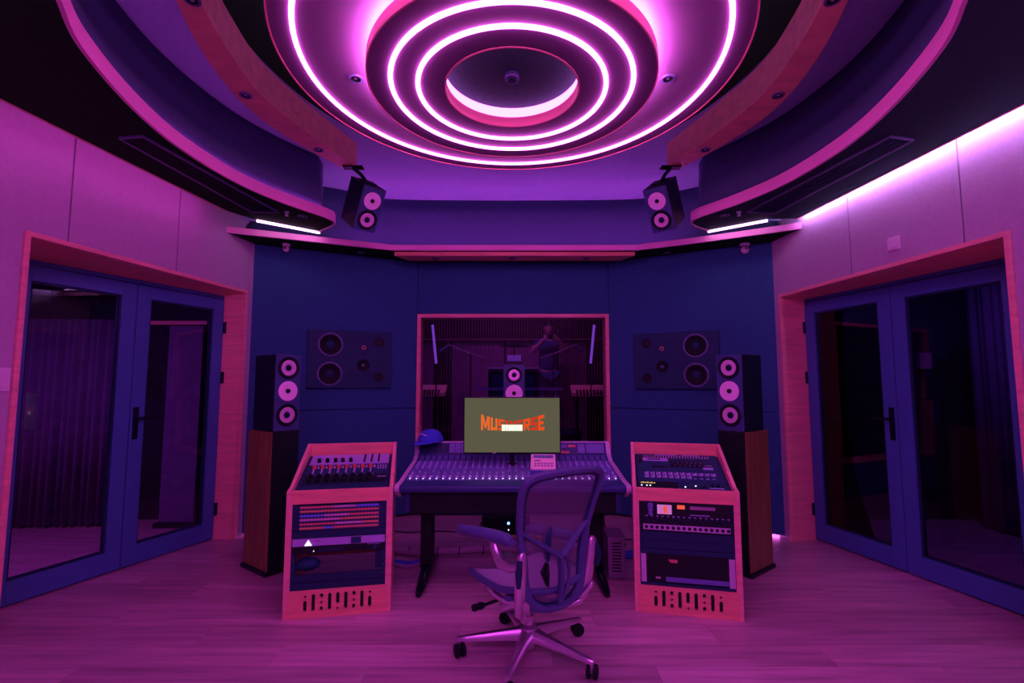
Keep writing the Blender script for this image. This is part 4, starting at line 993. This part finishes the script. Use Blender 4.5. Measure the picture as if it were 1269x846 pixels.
# local: x = right of the sitter, y = forward, z = up
RZ = R(35)
def caster(parent, x, yy, ang):
    c_ = MB()
    ax = Vector((cos(ang), sin(ang), 0)); off = Vector((-sin(ang), cos(ang), 0)) * .012
    for s_ in (-1, 1):
        p = Vector((x, yy, .031)) + off
        c_.tube([p + ax * s_ * .006, p + ax * s_ * .010, p + ax * s_ * .022, p + ax * s_ * .026], [.028, .031, .030, .022], 18)
    o = c_.build('caster', 'rubber', parent, smooth=True)
    MB().tube([(x, yy, .03), (x, yy, .075)], .008, 8).build('caster_stem', 'chrome', parent, smooth=True)
base = MB()
for k, wa in enumerate((180, 108, 36, -36, -108)):
    a = R(wa) - RZ; d_ = Vector((cos(a), sin(a), 0)); n_ = Vector((-d_.y, d_.x, 0))
    arm = MB(); rows = [(.02, .038, .085, .135), (.10, .026, .082, .122), (.20, .021, .077, .107), (.30, .017, .072, .093), (.335, .014, .070, .088), (.345, .008, .072, .084)]
    vs = []
    for (r_, hw, zb, zt) in rows:
        for (s_, z_) in ((-1, zb), (-1.0, zb + (zt - zb) * .55), (-.5, zt), (.5, zt), (1.0, zb + (zt - zb) * .55), (1, zb)):
            p = d_ * r_ + n_ * hw * s_; vs.append((p.x, p.y, z_))
    n = 6; fs = [(i * n + j, i * n + (j + 1) % n, (i + 1) * n + (j + 1) % n, (i + 1) * n + j) for i in range(len(rows) - 1) for j in range(n)] + [tuple(range(n)), tuple((len(rows) - 1) * n + j for j in range(n))]
    l = arm.add(vs, fs).build('base_leg', 'chrome', ch, smooth=True)
    caster(l, d_.x * .335, d_.y * .335, a + [.5, -.8, 1.2, .3, -.4][k])
MB().lathe([(.020, .035), (.028, .04), (.034, .08), (.046, .10), (.044, .138), (.026, .15), (.026, .20), (.017, .205), (.017, .27)], n=24).build('gas_column', 'chrome', ch, smooth=True)
# tilt mechanism
m = MB(); m.box(-.06, .06, -.10, .12, .235, .285)
m.build('tilt_box', 'chrome', ch, bevel=.02, seg=3)
MB().tube([(-.06, .02, .25), (-.10, .05, .235), (-.12, .06, .225)], [.030, .027, .020], 12).build('side_drum', 'chrome', ch, smooth=True)
kn = MB().tube([(-.07, .10, .25), (-.17, .14, .225)], .008, 8).build('tension_rod', 'blackm', ch, smooth=True)
MB().tube([(-.165, .138, .227), (-.185, .147, .222), (-.190, .149, .221), (-.215, .160, .215), (-.222, .163, .213)], [.012, .019, .015, .017, .010], 12).build('tension_knob', 'rubber', ch, smooth=True)
# side links from mechanism to the seat pivots
for sx in (-1, 1):
    MB().tube([(sx * .06, .0, .255), (sx * .11, .05, .265), (sx * .150, .085, .295), (sx * .178, .085, .33), (sx * .190, .08, .362)], [.016, .017, .017, .018, .018], 10).build('seat_link', 'chrome', ch, smooth=True)
    MB().tube([(sx * .170, .08, .362), (sx * .215, .08, .362)], .024, 16).build('pivot_cap', 'chrome', ch, smooth=True)
    MB().tube([(sx * .05, -.06, .26), (sx * .11, -.14, .27), (sx * .165, -.20, .31), (sx * .19, -.235, .36), (sx * .195, -.24, .375)], [.018, .018, .018, .017, .006], 10, flat=.8).build('rear_link', 'chrome', ch, smooth=True)
# seat: frame and mesh
def seat_pt(u, v):   # u -1..1 across, v 0 rear .. 1 front
    y_ = -.20 + v * .465; hw = .205 + .035 * sin(pi * min(1, v * 1.05)) - .035 * max(0, v - .8) / .2
    z_ = .395 + .015 * (1 - abs(u)) * -1.6 + .02 * abs(u) ** 2 - .045 * max(0, v - .70) ** 2 / .09 + .018 * (v < .2) * (.2 - v) / .2
    return (u * hw, y_ + (-.02 * u * u if v > .9 else 0), z_ - .012)
nu, nv = 14, 14
def sheet(fn, nu, nv):
    m = MB(); m.add([fn(-1 + 2 * i / nu, j / nv) for j in range(nv + 1) for i in range(nu + 1)], [(j * (nu + 1) + i, j * (nu + 1) + i + 1, (j + 1) * (nu + 1) + i + 1, (j + 1) * (nu + 1) + i) for j in range(nv) for i in range(nu)]); return m
o = sheet(seat_pt, nu, nv).build('seat', 'seat', ch, smooth=True); s_ = o.modifiers.new('solid', 'SOLIDIFY'); s_.thickness = .008
edge = [seat_pt(-1, j / 10) for j in range(11)] + [seat_pt(-1 + i / 5, 1) for i in range(1, 11)] + [seat_pt(1, 1 - j / 10) for j in range(1, 11)] + [seat_pt(1 - i / 5, 0) for i in range(1, 10)]
MB().tube([(p[0], p[1], p[2] - .010) for p in edge], .015, 8, closed=True).build('seat_frame', 'chairf', ch, smooth=True)
MB().tube([(-.18, .17, .355), (0, .20, .335), (.18, .17, .355)], [.016, .02, .016], 8).build('front_pad', 'chairf', ch, smooth=True)
MB().tube([(-.20, -.12, .352), (-.11, -.02, .328), (0, .0, .322), (.11, -.02, .328), (.20, -.12, .352)], .022, 10, flat=.6).build('seat_tray', 'bluep' if False else 'chairf', ch, smooth=True)
# back: frame outline as half-widths by height, on a reclined curved plane
HWZ = [(.300, .0), (.305, .06), (.325, .115), (.36, .148), (.42, .165), (.50, .172), (.58, .185), (.66, .203), (.74, .216), (.81, .227), (.86, .227), (.885, .212), (.902, .175), (.91, .11), (.913, 0)]
def byy(x, z):  # depth of back plane at height z, curved around the sitter
    t = (z - .30) / .61
    return -.195 - .02 * t - .075 * t * t + .05 * sin(pi * min(1, t * 1.05)) * .6 + .4 * x * x - .02
def outline(sc=1.0, dz=0):
    L_ = [(-h, z) for z, h in HWZ] ; Rr = [(h, z) for z, h in HWZ[::-1][1:-1]]
    pts = L_ + Rr
    cz = .61
    return [(x * sc, cz + (z - cz) * (1 - (1 - sc) * .6)) for x, z in pts]
ol = outline()
sm = []
P3 = [(x, z) for x, z in ol]; P3c = P3 + [P3[0]]
sm = spline(P3c, 4)[:-1]
frame_pts = [(x, byy(x, z), z) for x, z in sm]
MB().tube(frame_pts, [.0185 + .006 * (1 if abs(p[0]) > .1 and p[2] < .60 else 0) for p in frame_pts], 8, closed=True, flat=.9).build('back_frame', 'chairf', ch, smooth=True)
inn = [(x * .93, .61 + (z - .61) * .965) for x, z in sm]
ring2 = [(x * .90, byy(x * .90, .61 + (z - .61) * .945) + .004, .61 + (z - .61) * .945) for x, z in sm]
MB().tube(ring2, .009, 6, closed=True).build('inner_band', 'rackblack', ch, smooth=True)
def hw_at(z):
    for (a, b), (c, d_) in zip(HWZ[:-1], HWZ[1:]):
        if a <= z <= c: return b + (d_ - b) * (z - a) / (c - a + 1e-9)
    return 0
def back_pt(u, v):
    z = .306 + v * .600; x = u * hw_at(z) * .97; return (x, byy(x, z) + .006, z)
o = sheet(back_pt, 16, 30).build('back_mesh', 'mesh', ch, smooth=True)
# spine: Y shaped support behind the mesh
def bp(x, z, d_=0): return (x, byy(x, z) - d_, z)
MB().tube([bp(-.195, .655, 0), bp(-.13, .61, .012), bp(-.06, .565, .028), bp(-.005, .53, .04), bp(.0, .46, .045), bp(.0, .39, .035), bp(.0, .325, .018)], [.016, .019, .021, .024, .021, .019, .016], 10, flat=.6).build('spine', 'chairf', ch, smooth=True)
MB().tube([bp(.20, .655, 0), bp(.13, .61, .012), bp(.06, .565, .028), bp(.005, .53, .04)], [.014, .017, .019, .022], 10, flat=.6).build('spine_arm', 'chairf', ch, smooth=True)
MB().tube([bp(.0, .33, .03), bp(.05, .37, .02), bp(.075, .43, .012), bp(.06, .50, .016), bp(.012, .54, .035)], .007, 8).build('posture_wire', 'chairf', ch, smooth=True)
for sx in (-1,):
    MB().tube([bp(sx * .03, .655, -.035 + .02), bp(sx * .045, .62, -.035 + .02), bp(sx * .045, .56, -.015), bp(sx * .035, .50, -.015)], [.012, .03, .032, .014], 12, flat=.4).build('lumbar_pad', 'monf', ch, smooth=True)
    MB().tube([bp(sx * .05, .50, .004), bp(sx * .062, .455, .002), bp(sx * .05, .40, .004)], [.012, .032, .012], 12, flat=.4).build('sacral_pad', 'rubber', ch, smooth=True)
# arms
for sx in (-1, 1):
    dz, dx, dy = (0, 0, 0) if sx < 0 else (-.085, -.035, .05)
    # upright post beside the back
    MB().tube([(sx * .183, -.183, .288), (sx * .185, -.185, .30), (sx * .200, -.205, .40), (sx * .205, -.222, .50), (sx * .205, -.230, .565), (sx * .205, -.232, .58)], [.008, .019, .022, .021, .018, .008], 12, flat=1.3).build('back_post', 'chrome', ch, smooth=True)
    MB().tube([(sx * .10, -.16, .262), (sx * .16, -.18, .275), (sx * .185, -.185, .31), (sx * .188, -.187, .325)], [.014, .019, .019, .010], 10).build('post_foot', 'chrome', ch, smooth=True)
    MB().tube([(sx * .215, -.225, .52), (sx * .24, -.19, .508), (sx * .25 + dx, -.13 + dy * .6, .515), (sx * .25 + dx, -.085 + dy, .56 + dz * .4), (sx * .25 + dx, -.07 + dy, .602 + dz)], [.012, .016, .020, .020, .020], 10, flat=1.2).build('arm_support', 'chrome', ch, smooth=True)
    arm_x = [(-.215, .640, .020), (-.17, .641, .034), (-.08, .634, .040), (.05, .617, .040), (.15, .602, .038), (.225, .592, .028), (.25, .588, .014)] 
    vs = []; nn_ = 12
    for (yy, zz, hw) in arm_x:
        for j in range(nn_):
            a = 2 * pi * j / nn_; vs.append((sx * .25 + dx + hw * cos(a), yy + dy, dz + zz - .014 + .026 * sin(a) * min(1, hw / .03)))
    fs = [(i * nn_ + j, i * nn_ + (j + 1) % nn_, (i + 1) * nn_ + (j + 1) % nn_, (i + 1) * nn_ + j) for i in range(len(arm_x) - 1) for j in range(nn_)] + [tuple(range(nn_)), tuple((len(arm_x) - 1) * nn_ + j for j in range(nn_))]
    MB().add(vs, fs).build('arm_pad', 'pad', ch, smooth=True)
    MB().tube([(sx * .222, -.235, .55), (sx * .235, -.245, .50), (sx * .228, -.235, .44)], [.012, .016, .010], 8).build('arm_lever', 'rackblack', ch, smooth=True)

# ================================================================== LIVE ROOM behind the window, faint reflections in the glass rebuilt as dim objects
lr = thing('wall_live_room', None, None, (0, 8.6, 0)); struct(lr)
MB().box(-3.2, 3.2, 8.6, 8.7, 0, 3.4).build('wall_backing', 'dark', lr, world=True)
MB().box(-3.3, -3.2, 5.24, 8.7, 0, 3.4).build('wall_side', 'dark', lr, world=True); MB().box(3.2, 3.3, 5.24, 8.7, 0, 3.4).build('wall_side', 'dark', lr, world=True)
MB().box(-3.3, 3.3, 5.24, 8.7, 3.4, 3.45).build('live_room_ceiling', 'dark', lr, world=True)
for a, b in ((-1.62, -1.36), (-1.05, -.14), (-.10, .50), (.54, 1.30)):
    MB().box(a, b, 8.55, 8.598, .1, 2.02).build('back_panel', 'slatp', lr, world=True, bevel=.01)
so = None
for k in range(74):  # slats stand in for a faint reflection in the glass
    x = -1.75 + k * .048
    if so is None: so = MB().box(0, .009, 0, .03, .1, 2.40).build('slat', 'slat', lr)
    else: copy_part(so, lr)
    (so if k == 0 else [c for c in COL.objects][-1]).location = (x, 8.47 - 8.6, 0)
MB().box(-1.8, 1.8, 8.42, 8.50, 2.04, 2.07).build('slat_rail', 'slat', lr, world=True)
area('live_room_fill', (0, 6.6, 3.2), (R(15), 0, 0), 1.2, 8, (.85, .12, 1), .3)  # unseen fill lights added to brighten the live room
area('live_room_blue_fill', (-1.3, 6.0, 2.9), (R(20), R(-15), 0), .4, 3, (.15, .1, 1), .2)
for x, dx, l in ((-.995, .04, 'slim violet tube at the left behind the window, imitating a reflection'), (1.03, -.04, 'slim violet tube at the right behind the window, imitating a reflection')):  # glowing tubes that imitate reflections in the window glass
    t = thing('reflection_tube', l, 'reflection', (x, 6.2, 0))
    MB().tube([(x + dx, 6.2, 1.55), (x - dx * .3, 6.2, 2.04)], .016, 10).build('tube', 'tube', t, world=True)
    MB().cyl((x + dx, 6.2, .02), (x + dx, 6.2, 1.55), .008).build('pole', 'blackm', t, world=True)
    MB().lathe([(.14, 0), (.14, .015), (.02, .03)], (x + dx, 6.2, 0), n=20).build('base', 'blackm', t, world=True)
# microphone booms
for sx, l in ((-1, 'microphone on a boom stand at the left of the live room, imitating a reflection'), (1, 'microphone on a boom stand at the right of the live room, imitating a reflection')):
    t = thing('microphone_stand', l, 'microphone stand', (sx * .80, 7.4, 0))
    MB().tube([(sx * .62, 7.4, .03), (sx * .62, 7.4, 1.75)], .010, 8).build('pole', 'blackm', t, world=True)
    MB().tube([(sx * .42, 7.4, 1.68), (sx * .62, 7.4, 1.74), (sx * .95, 7.4, 1.88)], .009, 8).build('boom_arm', 'cablep', t, world=True)
    MB().tube([(sx * 1.08, 7.4, 1.78), (sx * 1.05, 7.4, 1.80), (sx * .95, 7.4, 1.88)], [.028, .028, .016], 12).build('microphone', 'ring', t, world=True, smooth=True)
    for a in (0, 2.1, 4.2): MB().tube([(sx * .62, 7.4, .12), (sx * .62 + .28 * cos(a), 7.4 + .28 * sin(a), .01)], .008, 6).build('leg', 'blackm', t, world=True)
# keyboards on stands
for x0, x1, yy, zt, l in ((-1.55, -.95, 7.0, 1.22, 'keyboard on a stand at the left of the live room, imitating a reflection'), (.85, 1.55, 7.0, 1.22, 'keyboard on a stand at the right of the live room, imitating a reflection')):
    t = thing('keyboard', l, 'keyboard', ((x0 + x1) / 2, yy, 0))
    MB().prism([(yy, zt - .10), (yy + .25, zt + .02), (yy + .25, zt + .06), (yy, zt - .05)], x0, x1, lambda a, b, z: (z, a, b)).build('body', 'wood', t, world=True)
    m = MB()
    for k in range(12): m.box(x0 + .06 + k * (x1 - x0 - .12) / 12, x0 + .06 + (k + .5) * (x1 - x0 - .12) / 12, yy - .004, yy + .14, zt - .085, zt - .01)
    m.build('keys', 'kblack', t, world=True)
    for x in (x0 + .08, x1 - .08): MB().box(x - .015, x + .015, yy + .05, yy + .2, 0, zt - .06).build('leg', 'blackm', t, world=True)
# desk with drum hardware, dark cymbal
t = thing('live_room_table', 'low dark table with pale edges in the live room behind the centre speaker', 'table', (.1, 7.6, 0))
MB().box(-.38, .42, 7.5, 7.9, 1.525, 1.545).build('top', 'lilac', t, world=True)
MB().box(-.55, .75, 7.3, 7.36, 1.20, 1.24).build('front_rail', 'consol', t, world=True)
MB().box(-.36, .40, 7.55, 7.9, .9, 1.52).build('body', 'rackblack', t, world=True)
for x in (-.34, .36): MB().box(x - .02, x + .02, 7.5, 7.54, 0, 1.52).build('leg', 'blackm', t, world=True)
t = thing('cymbal', 'dark cymbal on a stand above the centre speaker behind the window', 'cymbal', (.05, 7.0, 0))
MB().lathe([(.0, .03), (.04, .02), (.22, -.01), (.225, -.014)], (.03, 7.0, 1.84), n=28, cap=False).build('plate', 'blackm', t, world=True, smooth=True)
MB().tube([(.03, 7.0, .02), (.03, 7.0, 1.86)], .009, 8).build('pole', 'blackm', t, world=True)
for a in (0, 2.1, 4.2): MB().tube([(.03, 7.0, .2), (.03 + .25 * cos(a), 7.0 + .25 * sin(a), .01)], .008, 6).build('leg', 'blackm', t, world=True)
# window reflection of a person, built as a figure on an added riser
ri = thing('figure_riser', 'dark raised platform added under the reflected person', 'platform', (.6, 8.0, 0))
MB().box(.25, 1.1, 7.75, 8.35, .50, .56).build('deck', 'rackblack', ri, world=True, bevel=.01); MB().box(.27, 1.08, 7.77, 8.33, 0, .50).build('skirt', 'blackm', ri, world=True)
def skin(name, pts, edges, rad, m, parent, root=0, sub=1):
    me = bpy.data.meshes.new(name); me.from_pydata(pts, edges, []); me.update()
    o = bpy.data.objects.new(name, me); COL.objects.link(o); o.parent = parent; XF[o.name] = XF[parent.name]
    me.materials.append(M[m]); md = o.modifiers.new('skin', 'SKIN'); md.use_smooth_shade = True
    sv = me.skin_vertices[0].data
    for i, r_ in enumerate(rad):
        sv[i].radius = (r_, r_) if not isinstance(r_, tuple) else r_; sv[i].use_root = (i == root)
    s2 = o.modifiers.new('sub', 'SUBSURF'); s2.levels = sub; s2.render_levels = sub
    return o
pe = thing('person', 'person in blue jeans holding a camera to the face, imitating a dim reflection in the window', 'person', (.60, 8.0, .56))
body = [(0, 0, .92), (0, .01, 1.08), (0, .01, 1.28), (0, .01, 1.42), (0, -.01, 1.50),            # pelvis, waist, chest, shoulders, neck
        (-.09, 0, .86), (-.12, -.02, .48), (-.14, .03, .09), (-.14, -.13, .04),
        (.09, 0, .86), (.11, -.03, .48), (.12, .03, .09), (.13, -.13, .04),
        (-.17, .01, 1.40), (-.29, -.10, 1.22), (-.10, -.27, 1.44), (.17, .01, 1.40), (.29, -.10, 1.24), (.10, -.27, 1.46), (0, -.02, 1.56)]
bed = [(0, 1), (1, 2), (2, 3), (3, 4), (0, 5), (5, 6), (6, 7), (7, 8), (0, 9), (9, 10), (10, 11), (11, 12), (3, 13), (13, 14), (14, 15), (3, 16), (16, 17), (17, 18), (4, 19)]
brd = [(.15, .10), (.13, .09), (.16, .11), (.12, .09), .055, .085, .062, .045, .04, .085, .062, .045, .04, .06, .045, .032, .06, .045, .032, .055]
skin('body', body, bed, brd, 'skin', pe)
hd = MB(); vs = []; n = 20
for i in range(13):
    a = -pi / 2 + pi * i / 12
    for j in range(n):
        b = 2 * pi * j / n; x = .073 * cos(a) * cos(b); yy = .092 * cos(a) * sin(b); z = .118 * sin(a)
        if sin(b) < 0 and z < 0: x *= 1 - .25 * (-z / .118); yy *= 1 - .12 * (-z / .118)
        if abs(b - 1.5 * pi) < .2 and -.03 < z < .03: yy -= .018
        vs.append((x, yy - .03, 1.635 + z))
hd.add(vs, [(i * n + j, i * n + (j + 1) % n, (i + 1) * n + (j + 1) % n, (i + 1) * n + j) for i in range(12) for j in range(n)]).build('head', 'skin', pe, smooth=True)
for sx in (-1, 1):
    MB().tube([(sx * .072, -.02, 1.615), (sx * .080, -.012, 1.635), (sx * .073, -.01, 1.655)], [.008, .014, .009], 8).build('ear', 'skin', pe, smooth=True)
    MB().lathe([(.010, 0), (.007, .006), (0, .008)], (sx * .028, -.115, 1.645), 'y', 10, cap=False).build('eye', 'hair', pe, smooth=True)
MB().tube([(-.02, -.112, 1.585), (.02, -.112, 1.585)], .005, 6).build('mouth', 'strip_p', pe)
hr = MB(); vs = []
for i in range(9):
    a = .15 + (pi / 2 - .15) * i / 8
    for j in range(n):
        b = 2 * pi * j / n; back_ = -.35 if sin(b) > -.2 else .22
        aa = a if i else back_; vs.append((.082 * cos(aa) * cos(b), .100 * cos(aa) * sin(b) - .026, 1.640 + .128 * sin(aa)))
hr.add(vs, [(i * n + j, i * n + (j + 1) % n, (i + 1) * n + (j + 1) % n, (i + 1) * n + j) for i in range(8) for j in range(n)]).build('hair', 'hair', pe, smooth=True)
skin('trousers', [(0, 0, .95), (-.09, 0, .87), (-.12, -.02, .48), (-.14, .03, .12), (.09, 0, .87), (.11, -.03, .48), (.12, .03, .12)], [(0, 1), (1, 2), (2, 3), (0, 4), (4, 5), (5, 6)], [(.17, .12), .105, .078, .068, .105, .078, .068], 'jeans', pe)
skin('shirt', [(0, .01, .88), (0, .01, 1.10), (0, .01, 1.30), (0, .01, 1.42), (-.17, .01, 1.41), (-.24, -.05, 1.31), (.17, .01, 1.41), (.24, -.05, 1.32)], [(0, 1), (1, 2), (2, 3), (3, 4), (4, 5), (3, 6), (6, 7)], [(.185, .135), (.175, .13), (.185, .13), (.12, .10), .075, .062, .075, .062], 'shirt', pe)
for sx in (-1, 1):
    for k in range(5):
        dz = (-.028 + .014 * k); ln = (.055, .07, .075, .07, .055)[k]
        skin('finger' if k else 'thumb', [(sx * .10, -.28, 1.46 + dz * .6), (sx * .085, -.31, 1.465 + dz), (sx * (.09 - ln * .6), -.325, 1.47 + dz), (sx * (.085 - ln), -.315, 1.47 + dz)], [(0, 1), (1, 2), (2, 3)], [.011, .010, .009, .008], 'skin', pe)
    MB().box(sx * .13 - .045, sx * .13 + .045, -.18, .07, 0, .06).build('shoe', 'kblack', pe, bevel=.02)
cm = thing('photo_camera', 'small black camera held up to the face of the reflected person', 'camera', (.60, 7.70, 2.03))
MB().box(-.065, .065, -.03, .03, -.04, .04).build('body', 'kblack', cm, bevel=.008); MB().lathe([(.032, .03), (.032, .09), (.026, .092), (0, .085)], (0, 0, 0), 'y', 20, cap=False).build('lens', 'blackgloss', cm, smooth=True)

# ================================================================== SIDE ROOMS behind the glass doors
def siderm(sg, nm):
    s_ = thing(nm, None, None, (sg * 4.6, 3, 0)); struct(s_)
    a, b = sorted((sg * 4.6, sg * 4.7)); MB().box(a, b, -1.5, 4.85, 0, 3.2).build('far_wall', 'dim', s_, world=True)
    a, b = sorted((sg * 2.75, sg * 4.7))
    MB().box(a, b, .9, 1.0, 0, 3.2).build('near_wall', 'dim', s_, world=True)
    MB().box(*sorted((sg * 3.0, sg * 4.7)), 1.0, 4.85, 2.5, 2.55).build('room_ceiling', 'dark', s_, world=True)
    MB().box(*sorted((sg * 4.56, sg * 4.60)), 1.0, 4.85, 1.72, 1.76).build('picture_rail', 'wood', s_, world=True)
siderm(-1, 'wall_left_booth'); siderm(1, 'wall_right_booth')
def curtain(x0, y0, x1, y1, label, z1=2.45, amp=.035, waves=22):
    n = waves * 8; a = Vector((x0, y0)); b = Vector((x1, y1)); d_ = (b - a); l = d_.length; d_.normalize(); n_ = Vector((-d_.y, d_.x)); vs = []
    for i in range(n + 1):
        p = a + d_ * l * i / n + n_ * amp * (sin(2 * pi * i * waves / n) + .4 * sin(2 * pi * i * waves * .37 / n + 1))
        vs += [(p.x, p.y, .02), (p.x, p.y, z1)]
    o = MB().add(vs, [(2 * i, 2 * i + 2, 2 * i + 3, 2 * i + 1) for i in range(n)]).build('curtain', 'curtain', smooth=True)
    m_ = o.modifiers.new('solid', 'SOLIDIFY'); m_.thickness = .004; tag(o, label, 'curtain')
curtain(-4.55, 4.55, -3.62, 4.62, 'long pleated curtain in the room behind the left glass door', z1=1.9, waves=13)
curtain(4.30, 3.0, 4.30, 4.6, 'dark pleated curtain in the room behind the right glass door')
area('left_booth_fill', (-3.6, 2.6, 2.45), (0, 0, 0), .5, 22, (.9, .10, 1.0), .5)  # unseen fill lights added so the side rooms show through the doors
area('right_booth_fill', (3.7, 3.6, 2.45), (0, 0, 0), .5, 4, (.4, .08, 1.0), .5)
t = thing('wall_box', 'small pale box on the wall seen through the right glass door', 'control box', (4.02, 4.84, 1.48))
MB().box(3.98, 4.10, 4.80, 4.85, 1.44, 1.60).build('cover', 'box', t, world=True, bevel=.004); MB().box(4.01, 4.07, 4.795, 4.80, 1.36, 1.43).build('outlet', 'rackblack', t, world=True)
t = thing('room_divider', 'pale upright panel with a pink top rail seen through the left glass door', 'panel', (-3.05, 4.62, 0))
MB().box(-3.22, -2.90, 4.60, 4.64, .04, 1.84).build('panel_board', 'curtain', t, world=True, bevel=.006)
MB().box(-3.45, -2.86, 4.58, 4.65, 1.85, 1.885).build('top_rail', 'wood', t, world=True)
MB().box(-3.24, -2.88, 4.56, 4.68, 0, .04).build('foot', 'blackm', t, world=True)

# ---- groups for repeated things
GR = dict(downlight='downlights in the ceiling and under the ledge', sprinkler='sprinkler heads on the soffits', air_vent='air vents in the soffits', dome_camera='dome cameras under the ledge',
          tower_speaker='tower speakers beside the desk', hanging_speaker='speakers hung from the wooden beams', wall_monitor='monitors in the fabric wall', equipment_rack='slanted equipment racks',
          patch_bay='patch bays in the left rack', channel_unit='control units in the rack tops', outboard_unit='small units in the right rack top', power_amplifier='wide units in the racks', reflection_tube='tubes imitating reflections in the window',
          microphone_stand='microphone stands imitating window reflections', keyboard='keyboards imitating window reflections', curtain='curtains behind the glass doors', wall_switch='wall plates',
          floor_led_strip='strip lights along the floor', rim_led_strip='strip lights on the soffit rims', cove_led_strip='strip lights in the wall coves', end_led_strip='strip lights at the soffit ends')
for o in list(COL.objects):
    b = o.name.split('.')[0]
    if o.parent is None and b in GR and 'group' not in o: o['group'] = GR[b]
